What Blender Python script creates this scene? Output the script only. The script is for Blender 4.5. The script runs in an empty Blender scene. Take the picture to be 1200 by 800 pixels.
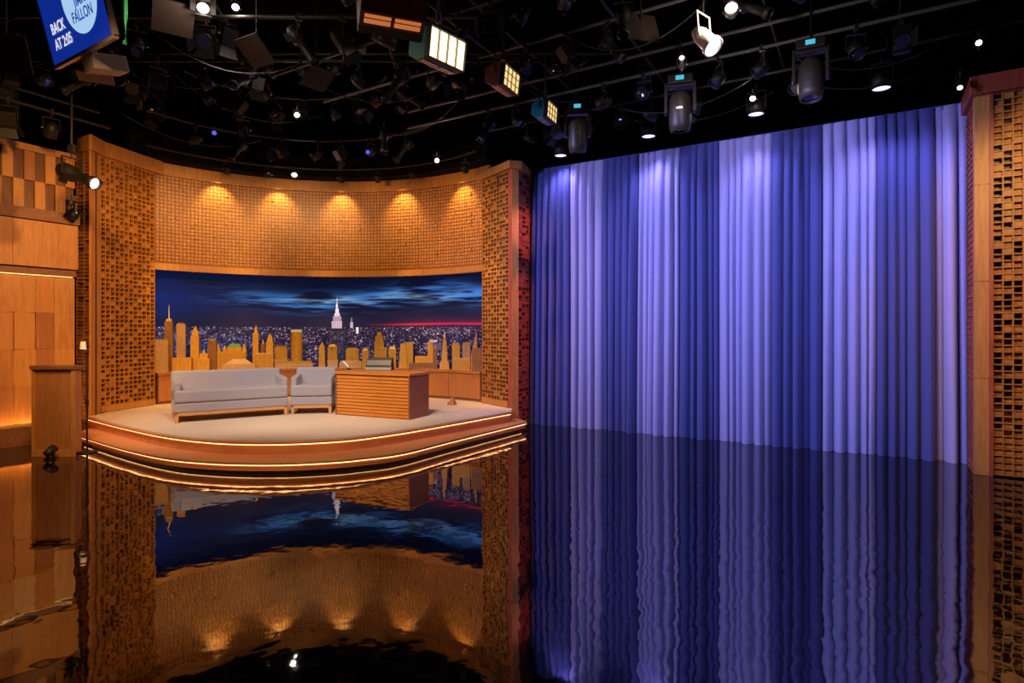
import bpy, math, random
import numpy as np
from mathutils import Vector, Matrix

R = math.radians
random.seed(7)
rng = np.random.default_rng(11)
col = bpy.context.scene.collection
scene = bpy.context.scene

# ------------------------------------------------------------------ camera
H = 1.87                      # eye height, lens 21 mm -> 700 px focal length on a 1200 px frame
F, CX, CY = 700.0, 600.0, 387.0
cam_d = bpy.data.cameras.new('camera'); cam = bpy.data.objects.new('camera', cam_d); col.objects.link(cam)
cam.location = (0, 0, H); cam.rotation_euler = (R(90), 0, 0)
cam_d.sensor_width = 36; cam_d.lens = 21.0; cam_d.shift_y = -13 / 1200
cam_d.clip_start = 0.05; cam_d.clip_end = 100
scene.camera = cam
vs = scene.view_settings
vs.view_transform = 'Standard'; vs.look = 'None'; vs.gamma = 1; vs.exposure = 0.0; vs.use_curve_mapping = False


def at(px, py, Y):
    return Vector(((px - CX) / F * Y, Y, H - (py - CY) / F * Y))


def onz(px, py, z):
    Y = F * (H - z) / (py - CY)
    return Vector(((px - CX) / F * Y, Y, z))


def srgb(r, g, b):
    f = lambda c: (c / 255 / 12.92) if c / 255 <= 0.04045 else ((c / 255 + 0.055) / 1.055) ** 2.4
    return (f(r), f(g), f(b), 1)


# ------------------------------------------------------------------ mesh builder
class MB:
    def __init__(s):
        s.v = []; s.f = []; s.sm = []

    def add(s, verts, faces, M=None, smooth=False):
        b = len(s.v)
        for p in verts:
            p = Vector(p)
            if M is not None: p = M @ p
            s.v.append(tuple(p))
        for f in faces:
            s.f.append(tuple(i + b for i in f)); s.sm.append(smooth)
        return s

    def box(s, x0, x1, y0, y1, z0, z1, M=None):
        v = [(x0, y0, z0), (x1, y0, z0), (x1, y1, z0), (x0, y1, z0), (x0, y0, z1), (x1, y0, z1), (x1, y1, z1), (x0, y1, z1)]
        f = [(0, 3, 2, 1), (4, 5, 6, 7), (0, 1, 5, 4), (1, 2, 6, 5), (2, 3, 7, 6), (3, 0, 4, 7)]
        return s.add(v, f, M)

    def frustum(s, w0, d0, w1, d1, z0, z1, cx=0, cy=0, M=None):
        v = []
        for w, d, z in ((w0, d0, z0), (w1, d1, z1)):
            v += [(cx - w / 2, cy - d / 2, z), (cx + w / 2, cy - d / 2, z), (cx + w / 2, cy + d / 2, z), (cx - w / 2, cy + d / 2, z)]
        f = [(0, 3, 2, 1), (4, 5, 6, 7), (0, 1, 5, 4), (1, 2, 6, 5), (2, 3, 7, 6), (3, 0, 4, 7)]
        return s.add(v, f, M)

    def cyl(s, p0, p1, r0, r1=None, n=16, M=None, caps=True, smooth=True):
        if r1 is None: r1 = r0
        p0 = Vector(p0); p1 = Vector(p1)
        d = (p1 - p0).normalized()
        a = d.orthogonal().normalized(); c = d.cross(a)
        v = []; f = []
        for k in range(n):
            t = 2 * math.pi * k / n
            o = a * math.cos(t) + c * math.sin(t)
            v.append(p0 + o * r0); v.append(p1 + o * r1)
        for k in range(n):
            i = 2 * k; j = 2 * ((k + 1) % n)
            f.append((i, j, j + 1, i + 1))
        s.add(v, f, M, smooth)
        if caps:
            if r0 > 1e-6: s.add([v[2 * k] for k in range(n)], [tuple(reversed(range(n)))], M)
            if r1 > 1e-6: s.add([v[2 * k + 1] for k in range(n)], [tuple(range(n))], M)
        return s

    def lathe(s, prof, n=20, M=None, axis='z'):
        v = []; f = []
        for r, z in prof:
            for k in range(n):
                t = 2 * math.pi * k / n
                if axis == 'z': v.append((r * math.cos(t), r * math.sin(t), z))
                else: v.append((r * math.cos(t), -z, r * math.sin(t)))       # axis -y
        for i in range(len(prof) - 1):
            for k in range(n):
                a = i * n + k; b = i * n + (k + 1) % n
                q = (a, b, b + n, a + n)
                f.append(q)
        return s.add(v, f, M, True)

    def tube(s, pts, r, n=8, M=None, closed=False):
        pts = [Vector(p) for p in pts]
        m = len(pts); v = []; f = []
        up = Vector((0, 0, 1))
        for i, p in enumerate(pts):
            d = (pts[min(i + 1, m - 1)] - pts[max(i - 1, 0)]).normalized()
            a = d.cross(up)
            if a.length < 1e-3: a = d.cross(Vector((1, 0, 0)))
            a.normalize(); c = a.cross(d)
            for k in range(n):
                t = 2 * math.pi * k / n
                v.append(p + (a * math.cos(t) + c * math.sin(t)) * r)
        for i in range(m - 1):
            for k in range(n):
                a = i * n + k; b = i * n + (k + 1) % n
                f.append((a, b, b + n, a + n))
        s.add(v, f, M, True)
        s.add(v[:n], [tuple(reversed(range(n)))], M); s.add(v[-n:], [tuple(range(n))], M)
        return s

    def prism(s, poly, z0, z1, M=None):
        n = len(poly)
        a = sum(poly[i][0] * poly[(i + 1) % n][1] - poly[(i + 1) % n][0] * poly[i][1] for i in range(n))
        if a < 0: poly = list(reversed(poly))
        v = [(p[0], p[1], z0) for p in poly] + [(p[0], p[1], z1) for p in poly]
        f = [tuple(reversed(range(n))), tuple(range(n, 2 * n))]
        for i in range(n):
            j = (i + 1) % n
            f.append((i, j, j + n, i + n))
        return s.add(v, f, M)

    def build(s, name, mat, parent=None, bevel=0, seg=2, off=None, smooth=None):
        me = bpy.data.meshes.new(name)
        vv = s.v
        if off is not None: vv = [(p[0] - off[0], p[1] - off[1], p[2] - off[2]) for p in s.v]
        me.from_pydata(vv, [], s.f)
        me.polygons.foreach_set('use_smooth', s.sm if smooth is None else [smooth] * len(s.f))
        me.validate(); me.update()
        me.materials.append(mat)
        o = bpy.data.objects.new(name, me); col.objects.link(o)
        if parent is not None: o.parent = parent
        if bevel:
            b = o.modifiers.new('bevel', 'BEVEL'); b.width = bevel; b.segments = seg; b.limit_method = 'ANGLE'; b.angle_limit = R(40)
            b.harden_normals = False
        return o


def tag(o, label=None, cat=None, group=None, kind=None):
    if label: o['label'] = label
    if cat: o['category'] = cat
    if group: o['group'] = group
    if kind: o['kind'] = kind
    return o


def empty(name, loc, rz=0, label=None, cat=None, group=None):
    o = bpy.data.objects.new(name, None); col.objects.link(o)
    o.location = loc; o.rotation_euler = (0, 0, rz); o.empty_display_size = 0.1
    return tag(o, label, cat, group)


def copy_tree(o, parent=None):
    c = o.copy(); col.objects.link(c); c.parent = parent
    for ch in list(o.children): copy_tree(ch, c)
    return c


def frame2(p0, p1, z=0):
    """x from p0 to p1, -y is the front, z up; p0 is the left end as seen from the front."""
    d = Vector((p1[0] - p0[0], p1[1] - p0[1], 0)); L = d.length; d.normalize()
    y = Vector((-d.y, d.x, 0))
    M = Matrix(((d.x, y.x, 0, p0[0]), (d.y, y.y, 0, p0[1]), (0, 0, 1, z), (0, 0, 0, 1)))
    return M, L


# ------------------------------------------------------------------ materials
def new_mat(name):
    m = bpy.data.materials.new(name); m.use_nodes = True
    nt = m.node_tree
    return m, nt, nt.nodes['Principled BSDF']


def plain(name, c, rough=0.5, metal=0.0, noise=0.12, scale=30, spec=0.5, sheen=0.0, bump=0.0):
    m, nt, b = new_mat(name)
    tc = nt.nodes.new('ShaderNodeTexCoord'); n = nt.nodes.new('ShaderNodeTexNoise'); n.inputs['Scale'].default_value = scale
    n.inputs['Detail'].default_value = 3
    nt.links.new(tc.outputs['Object'], n.inputs['Vector'])
    mx = nt.nodes.new('ShaderNodeMix'); mx.data_type = 'RGBA'
    mx.inputs[6].default_value = tuple(x * (1 - noise) for x in c[:3]) + (1,)
    mx.inputs[7].default_value = tuple(min(1, x * (1 + noise)) for x in c[:3]) + (1,)
    nt.links.new(n.outputs['Fac'], mx.inputs[0]); nt.links.new(mx.outputs[2], b.inputs['Base Color'])
    b.inputs['Roughness'].default_value = rough; b.inputs['Metallic'].default_value = metal
    b.inputs['Specular IOR Level'].default_value = spec
    if sheen: b.inputs['Sheen Weight'].default_value = sheen
    if bump:
        bp = nt.nodes.new('ShaderNodeBump'); bp.inputs['Strength'].default_value = bump; bp.inputs['Distance'].default_value = 0.01
        nt.links.new(n.outputs['Fac'], bp.inputs['Height']); nt.links.new(bp.outputs['Normal'], b.inputs['Normal'])
    return m


def wood(name, c1, c2, axis='z', scale=6, rough=0.42, island=0.0):
    m, nt, b = new_mat(name)
    tc = nt.nodes.new('ShaderNodeTexCoord'); mp = nt.nodes.new('ShaderNodeMapping')
    st = {'x': (0.12, 1, 1), 'y': (1, 0.12, 1), 'z': (1, 1, 0.12)}[axis]
    mp.inputs['Scale'].default_value = st
    nt.links.new(tc.outputs['Object'], mp.inputs['Vector'])
    n = nt.nodes.new('ShaderNodeTexNoise'); n.inputs['Scale'].default_value = scale * 4; n.inputs['Detail'].default_value = 5
    n.inputs['Distortion'].default_value = 0.6
    nt.links.new(mp.outputs['Vector'], n.inputs['Vector'])
    rp = nt.nodes.new('ShaderNodeValToRGB')
    rp.color_ramp.elements[0].position = 0.3; rp.color_ramp.elements[0].color = c1
    rp.color_ramp.elements[1].position = 0.7; rp.color_ramp.elements[1].color = c2
    fac = n.outputs['Fac']
    if island:
        g = nt.nodes.new('ShaderNodeNewGeometry')
        ma = nt.nodes.new('ShaderNodeMath'); ma.operation = 'MULTIPLY_ADD'
        ma.inputs[1].default_value = island; ma.inputs[2].default_value = -island / 2
        nt.links.new(g.outputs['Random Per Island'], ma.inputs[0])
        ad = nt.nodes.new('ShaderNodeMath'); ad.operation = 'ADD'
        nt.links.new(ma.outputs[0], ad.inputs[0]); nt.links.new(n.outputs['Fac'], ad.inputs[1]); fac = ad.outputs[0]
    nt.links.new(fac, rp.inputs['Fac']); nt.links.new(rp.outputs['Color'], b.inputs['Base Color'])
    b.inputs['Roughness'].default_value = rough
    return m


def emit(name, c, strength, base=(0.02, 0.02, 0.02, 1)):
    m, nt, b = new_mat(name)
    b.inputs['Base Color'].default_value = base
    b.inputs['Emission Color'].default_value = c; b.inputs['Emission Strength'].default_value = strength
    b.inputs['Roughness'].default_value = 0.3
    return m


W_ORANGE = wood('maple_wood', (0.36, 0.15, 0.035, 1), (0.50, 0.23, 0.06, 1), 'z', 6)
W_PANEL = wood('maple_panel', (0.33, 0.13, 0.03, 1), (0.50, 0.22, 0.055, 1), 'z', 5, island=0.5)
W_TILE = wood('maple_tile', (0.42, 0.18, 0.05, 1), (0.54, 0.25, 0.07, 1), 'z', 6, island=0.35)
W_LATTICE = wood('lattice_wood', (0.30, 0.115, 0.02, 1), (0.44, 0.185, 0.034, 1), 'z', 6, island=0.3)
W_DARK = wood('dark_recess_wood', (0.022, 0.008, 0.003, 1), (0.04, 0.015, 0.006, 1), 'z', 6)
W_RED = wood('reddened_wood', (0.24, 0.045, 0.022, 1), (0.38, 0.085, 0.04, 1), 'z', 6, island=0.5)  # red-brown wood with the reddish light on the sides mixed in
W_BROWN = wood('brown_wood', (0.16, 0.065, 0.022, 1), (0.24, 0.10, 0.035, 1), 'x', 6)
W_DESK = wood('desk_wood', (0.46, 0.15, 0.022, 1), (0.58, 0.21, 0.035, 1), 'x', 6)
W_DESKSIDE = wood('desk_end_wood', (0.22, 0.065, 0.03, 1), (0.32, 0.10, 0.045, 1), 'z', 6)
W_STEP = wood('step_wood', (0.52, 0.20, 0.075, 1), (0.64, 0.27, 0.105, 1), 'x', 3)
W_LEG = wood('beech_leg', (0.50, 0.22, 0.07, 1), (0.62, 0.30, 0.11, 1), 'x', 6)
W_COUNTER = wood('counter_wood', (0.36, 0.13, 0.035, 1), (0.48, 0.18, 0.05, 1), 'z', 5)
GREY = plain('grey_upholstery', srgb(152, 145, 154), 0.95, noise=0.10, scale=220, sheen=0.2, bump=0.15)
CARPET = plain('beige_carpet', srgb(205, 180, 156), 1.0, noise=0.18, scale=60, bump=0.2)
BLACK = plain('black_metal', (0.008, 0.007, 0.0065, 1), 0.5, noise=0.3, spec=0.3)
BLACK2 = plain('charcoal_metal', (0.018, 0.016, 0.014, 1), 0.45, noise=0.3, spec=0.35)
CHROME = plain('bare_steel', (0.45, 0.43, 0.42, 1), 0.3, metal=1.0)
MATTE = plain('matte_black', (0.004, 0.004, 0.0045, 1), 0.9, spec=0.1)
LEDWARM = emit('warm_led', (1.0, 0.47, 0.17, 1), 5.0)
TOELED = emit('toe_led', (1.0, 0.45, 0.16, 1), 2.5)
LENS_OFF = plain('dark_glass', (0.02, 0.02, 0.05, 1), 0.08, noise=0.1, spec=0.9)
LENS_W = emit('white_lens', (1.0, 0.90, 0.84, 1), 4.5)
LENS_B = emit('blue_lens', (0.10, 0.15, 1.0, 1), 0.8)
LENS_V = emit('violet_white_lens', (0.62, 0.50, 1.0, 1), 2.4)
CYAN = emit('cyan_display', (0.08, 0.55, 0.75, 1), 0.9)

# ------------------------------------------------------------------ setting
def floor_mat():
    m, nt, b = new_mat('glossy_black_floor')
    b.inputs['Base Color'].default_value = (0.006, 0.005, 0.007, 1)
    b.inputs['Roughness'].default_value = 0.025
    b.inputs['IOR'].default_value = 1.88
    g = nt.nodes.new('ShaderNodeNewGeometry')
    n = nt.nodes.new('ShaderNodeTexNoise'); n.inputs['Scale'].default_value = 2.6; n.inputs['Detail'].default_value = 2.0
    n2 = nt.nodes.new('ShaderNodeTexNoise'); n2.inputs['Scale'].default_value = 11; n2.inputs['Detail'].default_value = 1.0
    nt.links.new(g.outputs['Position'], n.inputs['Vector']); nt.links.new(g.outputs['Position'], n2.inputs['Vector'])
    b1 = nt.nodes.new('ShaderNodeBump'); b1.inputs['Strength'].default_value = 1.0; b1.inputs['Distance'].default_value = 0.0022
    b2 = nt.nodes.new('ShaderNodeBump'); b2.inputs['Strength'].default_value = 1.0; b2.inputs['Distance'].default_value = 0.0003
    nt.links.new(n.outputs['Fac'], b1.inputs['Height']); nt.links.new(n2.outputs['Fac'], b2.inputs['Height'])
    nt.links.new(b1.outputs['Normal'], b2.inputs['Normal']); nt.links.new(b2.outputs['Normal'], b.inputs['Normal'])
    return m


tag(MB().box(-14, 13, -4, 17, -0.2, 0).build('floor', floor_mat()), kind='structure')
tag(MB().box(-14, 13, -4, 17, 8.6, 8.8).build('ceiling', MATTE), kind='structure')
tag(MB().box(-14, 13, 17, 17.2, 0, 8.6).build('wall_back', MATTE), kind='structure')
tag(MB().box(13, 13.2, -4, 17, 0, 8.6).build('wall_right', MATTE), kind='structure')

# ---- alcove geometry (concave back wall between two pillars)
KS = 1.05                     # the alcove stands a little farther back
zk = lambda z: H + (z - H) * KS
PL = Vector((-6.83, 11.4, 0)) * KS; PR = Vector((-0.59, 11.78, 0)) * KS
chord = PR - PL; cl = chord.length; cd = chord.normalized(); cn = Vector((-cd.y, cd.x, 0))
SAG = 1.4 * KS
RAD = ((cl / 2) ** 2 + SAG ** 2) / (2 * SAG)
CEN = (PL + PR) / 2 + cn * (SAG - RAD)
A0 = math.atan2(PL.y - CEN.y, PL.x - CEN.x); A1 = math.atan2(PR.y - CEN.y, PR.x - CEN.x)


def arc(t, off=0.0):
    a = A0 + (A1 - A0) * t
    return Vector((CEN.x + (RAD + off) * math.cos(a), CEN.y + (RAD + off) * math.sin(a), 0))


def on_arc(px, off):
    d = Vector(((px - CX) / F, 1, 0)); dl = d.normalized()
    b = dl.dot(-CEN); c = CEN.length_squared - (RAD + off) ** 2
    s = -b + math.sqrt(b * b - c)
    p = dl * s
    a = math.atan2(p.y - CEN.y, p.x - CEN.x)
    return p, (a - A0) / (A1 - A0)


def arc_band(mb, t0, t1, off0, off1, z0, z1, n=64):
    """A curved slab between radii off0 < off1."""
    pts_i = [arc(t0 + (t1 - t0) * k / n, off0) for k in range(n + 1)]
    pts_o = [arc(t0 + (t1 - t0) * k / n, off1) for k in range(n + 1)]
    v = []; f = []
    for a, b in zip(pts_i, pts_o):
        v += [(a.x, a.y, z0), (a.x, a.y, z1), (b.x, b.y, z1), (b.x, b.y, z0)]
    for k in range(n):
        i = 4 * k; j = i + 4
        f += [(i, j, j + 1, i + 1), (i + 1, j + 1, j + 2, i + 2), (i + 2, j + 2, j + 3, i + 3), (i + 3, j + 3, j, i)]
    f += [(0, 1, 2, 3), (4 * n + 3, 4 * n + 2, 4 * n + 1, 4 * n)]
    mb.add(v, f)
    return mb


ZG0, ZG1 = zk(3.20), zk(4.90)
wa = tag(arc_band(MB(), -0.02, 1.02, 0.14, 0.22, zk(3.06), zk(5.12)).build('wall_alcove', W_BROWN), kind='structure')
NC, NR = 104, 24
tg = MB()
for i in range(NC):
    ta = i / NC; tb = (i + 1) / NC
    g = 0.06 if (i % 13) else 0.16
    pa = arc(ta + (tb - ta) * g, 0); pb = arc(tb - (tb - ta) * 0.06, 0)
    M, L = frame2(pa, pb)
    for j in range(NR):
        h = (ZG1 - ZG0) / NR; z0 = ZG0 + j * h; gz = 0.06 if j % 8 else 0.18
        d = 0.130 + random.uniform(-0.006, 0.006)
        if i % 13 == 6 and j % 8 == 4 or random.random() < 0.006: d = 0.105
        z0a = z0 + h * gz; z1a = z0 + h * 0.94
        # bevelled tile
        bx = L * 0.16; bz = h * 0.16
        v = [(0, 0.15, z0a), (L, 0.15, z0a), (L, 0.15, z1a), (0, 0.15, z1a),
             (bx, d, z0a + bz), (L - bx, d, z0a + bz), (L - bx, d, z1a - bz), (bx, d, z1a - bz)]
        tg.add(v, [(4, 5, 6, 7), (0, 1, 5, 4), (1, 2, 6, 5), (2, 3, 7, 6), (3, 0, 4, 7)], M)
tg.build('tile_grid', W_TILE, wa)
arc_band(MB(), -0.02, 1.02, 0.02, 0.16, zk(3.04), zk(3.17)).build('lower_trim', W_ORANGE, wa)
arc_band(MB(), -0.02, 1.02, 0.06, 0.16, zk(4.89), zk(5.12)).build('cornice', W_ORANGE, wa)
tag(arc_band(MB(), -0.08, 1.06, -0.25, 0.25, zk(5.13), zk(5.55)).build('masking_border', MATTE),
    'black curved masking border running above the tiled alcove wall', 'border')

# ---- left wall: two tiers of wooden squares
WL0 = Vector((-8.19, 9.55, 0)); WL1 = Vector((-7.68, 10.5, 0))
wd = (WL1 - WL0).normalized()
WS = WL0 - wd * 4.0
M_L, L_L = frame2(WS, WL1)
wl = tag(MB().box(0, L_L, 0.10, 0.2, 0, 4.95, M_L).build('wall_left', W_BROWN), kind='structure')
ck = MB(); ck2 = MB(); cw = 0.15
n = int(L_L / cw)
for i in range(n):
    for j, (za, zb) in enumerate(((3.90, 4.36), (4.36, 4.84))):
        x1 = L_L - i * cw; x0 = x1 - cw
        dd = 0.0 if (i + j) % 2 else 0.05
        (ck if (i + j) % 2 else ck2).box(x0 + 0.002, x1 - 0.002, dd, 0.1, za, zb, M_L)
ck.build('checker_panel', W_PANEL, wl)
ck2.build('dark_checker_panel', wood('dark_block', (0.11, 0.042, 0.012, 1), (0.19, 0.075, 0.022, 1)), wl)  # recessed blocks take a darker brown than the proud ones
MB().box(0, L_L, -0.03, 0.10, 4.84, 4.95, M_L).build('top_rail', W_ORANGE, wl)
MB().box(0, L_L, -0.16, 0.10, 3.70, 3.88, M_L).build('ledge', W_BROWN, wl)
bd = MB()
for i in range(4):
    x1 = L_L - i * 0.95
    bd.box(x1 - 0.945, x1, -0.10, 0.10, 2.93, 3.69, M_L)
bd.build('wood_band', W_ORANGE, wl)
MB().box(0, L_L, -0.04, 0.10, 2.80, 2.92, M_L).build('shadow_rail', W_BROWN, wl)
sq = MB()
for i in range(14):
    x1 = L_L - 0.02 - i * 0.29; x0 = x1 - 0.29
    if x0 < 0: break
    for j in range(4):
        z0 = 0.34 + j * 0.61; z1 = z0 + 0.608
        a, b = ((-0.03, 0.02) if i % 2 else (0.02, -0.03)) if (i * 7 + j * 3) % 5 else (-0.005, -0.005)
        v = [(x0, 0.1, z0), (x1, 0.1, z0), (x1, 0.1, z1), (x0, 0.1, z1), (x0 + .002, a, z0), (x1 - .002, b, z0), (x1 - .002, b, z1), (x0 + .002, a, z1)]
        sq.add(v, [(4, 5, 6, 7), (0, 1, 5, 4), (1, 2, 6, 5), (2, 3, 7, 6), (3, 0, 4, 7)], M_L)
sq.build('square_panel', W_PANEL, wl)
MB().box(0, L_L, -0.14, 0.10, 0.0, 0.27, M_L).build('plinth', W_BROWN, wl)
MB().box(0.1, L_L - 0.05, -0.115, -0.06, 0.27, 0.275, M_L).build('light_strip', emit('base_led', (1, .50, .14, 1), 30.0), wl)
MB().box(0, L_L, -0.14, -0.125, 0.265, 0.30, M_L).build('light_lip', W_BROWN, wl)
MB().box(0.1, L_L - 0.05, -0.03, -0.015, 2.788, 2.80, M_L).build('light_strip', emit('dim_warm_led', (1, .5, .16, 1), 2.5), wl)

# ------------------------------------------------------------------ lattice pillars
PAT = ["01000010010", "00001100001", "10100001000", "00001000100", "01100000001", "00100100010", "10000001000"]


def lattice(name, p0, p1, z0, z1, mat, root, pw=0.10, ph=0.083, fill=0.0, depth=0.12, seed=1, slats=0, mid=0.5, bar=0.014):
    rr = random.Random(seed)
    M, L = frame2(p0, p1)
    nc = max(1, round(L / pw)); pw = L / nc; nr = round((z1 - z0) / ph); ph = (z1 - z0) / nr
    mb = MB(); b = bar
    for i in range(nc + 1): mb.box(i * pw - b / 2, i * pw + b / 2, 0.004, depth, z0, z1, M)
    for j in range(nr + 1): mb.box(0, L, 0.0, depth, z0 + j * ph - b / 2, z0 + j * ph + b / 2, M)
    for j in range(nr):
        for i in range(nc):
            s = PAT[j % 7][(i + (j // 14) * 3) % 11] == '1' or j < slats
            rv = rr.random()
            if s or rv < fill:
                d = rr.choice((0.004, 0.008, 0.012)) if depth < .07 else rr.choice((0.012, 0.02, 0.035)) if j >= slats else 0.03
            elif rv < mid * .56: d = 0.045
            elif rv < mid: d = 0.075
            else: continue
            mb.box(i * pw + b / 2, (i + 1) * pw - b / 2, d, depth, z0 + j * ph + b / 2 + .004, z0 + (j + 1) * ph - b / 2 - .004, M)
    o = mb.build(name, mat, root, off=root.location)
    MB().box(0, L, depth, depth + 0.03, z0, z1, M).build('shade_backing', W_DARK, root, off=root.location)  # dark sheet behind the holes, coloured for the shade inside them
    return o


def board(name, p0, p1, z0, z1, mat, root, thick=0.06, seam=None, front=0.0):
    M, L = frame2(p0, p1); mb = MB()
    if seam:
        z = z0
        while z < z1 - 0.01:
            mb.box(0, L, -front, thick, z + 0.004, min(z1, z + seam) - 0.004, M); z += seam
        mb.box(0.01, L - 0.01, 0.01 - front, thick, z0, z1, M)
    else: mb.box(0, L, -front, thick, z0, z1, M)
    return mb.build(name, mat, root, off=root.location)


V = lambda x, y: Vector((x, y, 0))
VK = lambda x, y: Vector((x, y, 0)) * KS
# left pillar of the alcove
ZB, ZTP = 0.37, zk(4.86)
pl = empty('lattice_pillar', VK(-7.05, 10.4), 0, 'wide wooden lattice pillar between the sofa end of the stage and the panelled wall', 'pillar')
lattice('lattice_panel', VK(-7.10, 10.32), VK(-6.83, 11.42), ZB + .12, ZTP, W_LATTICE, pl, seed=3, mid=0.0, depth=0.06, bar=0.022)
board('base_rail', VK(-7.10, 10.32), VK(-6.83, 11.42), ZB + .01, ZB + .12, W_ORANGE, pl, 0.1, front=0.02)
board('corner_post', VK(-7.02, 9.96), VK(-7.10, 10.32), ZB, zk(4.9), W_ORANGE, pl, 0.03, seam=1.22)
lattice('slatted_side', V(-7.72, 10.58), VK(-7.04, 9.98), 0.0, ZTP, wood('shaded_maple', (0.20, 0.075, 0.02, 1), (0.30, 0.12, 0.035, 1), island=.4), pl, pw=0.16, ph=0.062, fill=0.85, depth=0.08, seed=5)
mb = MB(); mb.prism([(p[0] * KS, p[1] * KS) for p in [(-7.36, 10.1), (-7.00, 9.88), (-6.96, 9.9), (-7.0, 10.3), (-6.72, 11.5), (-7.3, 11.7), (-7.5, 11.2)]], zk(4.87), zk(5.12))
mb.build('cap', W_ORANGE, pl, off=pl.location, bevel=0.01)
# right pillar of the alcove
ZTQ = zk(4.80)
pr = empty('lattice_pillar', VK(0.1, 11.3), 0, 'narrow wooden lattice pillar between the alcove and the blue curtain', 'pillar')
lattice('lattice_panel', VK(-0.59, 11.80), VK(-0.07, 11.0), ZB + .12, ZTQ, W_LATTICE, pr, seed=9, pw=0.115, mid=0.0, depth=0.04, bar=0.024)
board('edge_strip', VK(-0.07, 11.0), VK(-0.0, 10.9), ZB + .01, ZTQ, W_RED, pr, 0.1)
board('base_rail', VK(-0.59, 11.80), VK(-0.07, 11.0), ZB + .01, ZB + .12, W_ORANGE, pr, 0.1, front=0.02)
board('corner_post', VK(-0.0, 10.9), VK(0.12, 10.96), 0.18, zk(4.84), W_ORANGE, pr, 0.12, seam=1.22)
lattice('slatted_side', VK(0.12, 10.98), V(0.43, 12.15), 0.0, ZTQ, W_RED, pr, pw=0.16, ph=0.083, fill=0.45, depth=0.04, seed=6, mid=.2, bar=.02)
mb = MB(); mb.prism([(p[0] * KS, p[1] * KS) for p in [(-0.68, 11.75), (-0.05, 10.78), (0.18, 10.86), (0.42, 11.65), (-0.2, 11.9)]], zk(4.81), zk(4.95))
mb.build('cap', W_ORANGE, pr, off=pr.location, bevel=0.01)
# big pillar in front of the curtain's end
U = Vector((0.856, -0.517, 0)); VB = Vector((0.517, 0.856, 0))
CR = Vector((6.0, 7.75, 0))
pf = empty('lattice_pillar', CR, 0, 'big foreground lattice pillar with red edges at the near end of the curtain', 'pillar')
q = lambda a, b: CR + U * a + VB * b
lattice('slatted_side', q(0, 0.85), q(0, 0.02), 0.0, 4.9, W_RED, pf, pw=0.2, ph=0.083, fill=0.9, depth=0.08, seed=8)


board('corner_post', q(0, 0), q(0.15, 0), 0.0, 4.9, W_ORANGE, pf, 0.14, seam=1.25)
board('edge_strip', q(0.15, 0), q(0.19, 0), 0.0, 4.9, W_RED, pf, 0.1, front=0.015)
lattice('lattice_panel', q(0.19, 0), q(2.3, 0), 0.03, 4.9, W_LATTICE, pf, seed=12, slats=6)
mb = MB(); mb.prism([tuple(q(-0.06, -0.10))[:2], tuple(q(2.4, -0.10))[:2], tuple(q(2.4, 0.9))[:2], tuple(q(-0.06, 0.9))[:2]], 4.90, 5.14)
mb.build('cap', W_RED, pf, off=pf.location, bevel=0.015)

# ------------------------------------------------------------------ stage platform with two lit steps
def crom(pts, m=10):
    out = []
    P = [pts[0] * 2 - pts[1]] + pts + [pts[-1] * 2 - pts[-2]]
    for i in range(1, len(P) - 2):
        for k in range(m):
            t = k / m
            a, b, c, d = P[i - 1], P[i], P[i + 1], P[i + 2]
            out.append(0.5 * ((2 * b) + (c - a) * t + (2 * a - 5 * b + 4 * c - d) * t * t + (3 * b - a - 3 * c + d) * t ** 3))
    out.append(P[-2]); return out


def inset(pts, d):
    out = []
    for i, p in enumerate(pts):
        t = (pts[min(i + 1, len(pts) - 1)] - pts[max(i - 1, 0)]).normalized()
        out.append(p + Vector((-t.y, t.x, 0)) * d)          # the stage lies to the left of the run
    return out


Z1, Z2 = 0.18, 0.36
UP = [onz(a, b, Z2) for a, b in ((99, 488.5), (140, 499), (190, 509.5), (240, 515.5), (290, 517.8), (340, 517.4), (390, 515), (423, 512), (473, 505), (532, 495), (600, 482.8))]
LO = [onz(a, b, Z1) for a, b in ((88, 508.5), (140, 524), (190, 535), (240, 540), (290, 541.8), (340, 541.5), (390, 539), (423, 536), (473, 529.5), (532, 515), (618, 494))]
for p in UP + LO: p.z = 0
UPs = crom(UP); LOs = crom(LO)
back_u = [VK(0.0, 10.92)] + [arc(t, 0.5) for t in np.linspace(1.0, 0.0, 20)] + [VK(-7.06, 10.3)]
back_l = [VK(0.11, 10.95), VK(-0.1, 11.2), VK(-1, 11.9), VK(-6.8, 11.3), VK(-7.0, 10.3), VK(-7.02, 9.94)]
two = lambda L: [(p.x, p.y) for p in L]
stg = empty('stage_platform', (-3.5, 9.5, 0), 0, 'curved two step wooden stage with glowing step edges under the sofa and desk', 'stage')
so = stg.location
MB().prism(two(LOs + back_l), Z1 - .035, Z1).build('lower_tread', W_STEP, stg, off=so, bevel=0.008)
MB().prism(two(inset(LOs, 0.05) + back_l), 0.06, Z1 - .035).build('lower_riser', W_STEP, stg, off=so)
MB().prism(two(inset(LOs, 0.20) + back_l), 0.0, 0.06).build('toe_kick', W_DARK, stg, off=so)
MB().prism(two(UPs + back_u), Z2 - .035, Z2).build('upper_tread', W_STEP, stg, off=so, bevel=0.008)
MB().prism(two(inset(UPs, 0.05) + back_u), Z1, Z2 - .035).build('upper_riser', W_STEP, stg, off=so)
MB().prism(two(inset(UPs, 0.035) + back_u), Z2, Z2 + 0.012).build('carpet', CARPET, stg, off=so)
ZS = Z2 + 0.012
for S, z in ((UPs, Z2 - .043), (LOs, Z1 - .043)):
    MB().tube([(p.x, p.y, z) for p in inset(S, 0.03)], 0.006, 6).build('light_strip', LEDWARM, stg, off=so)
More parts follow.
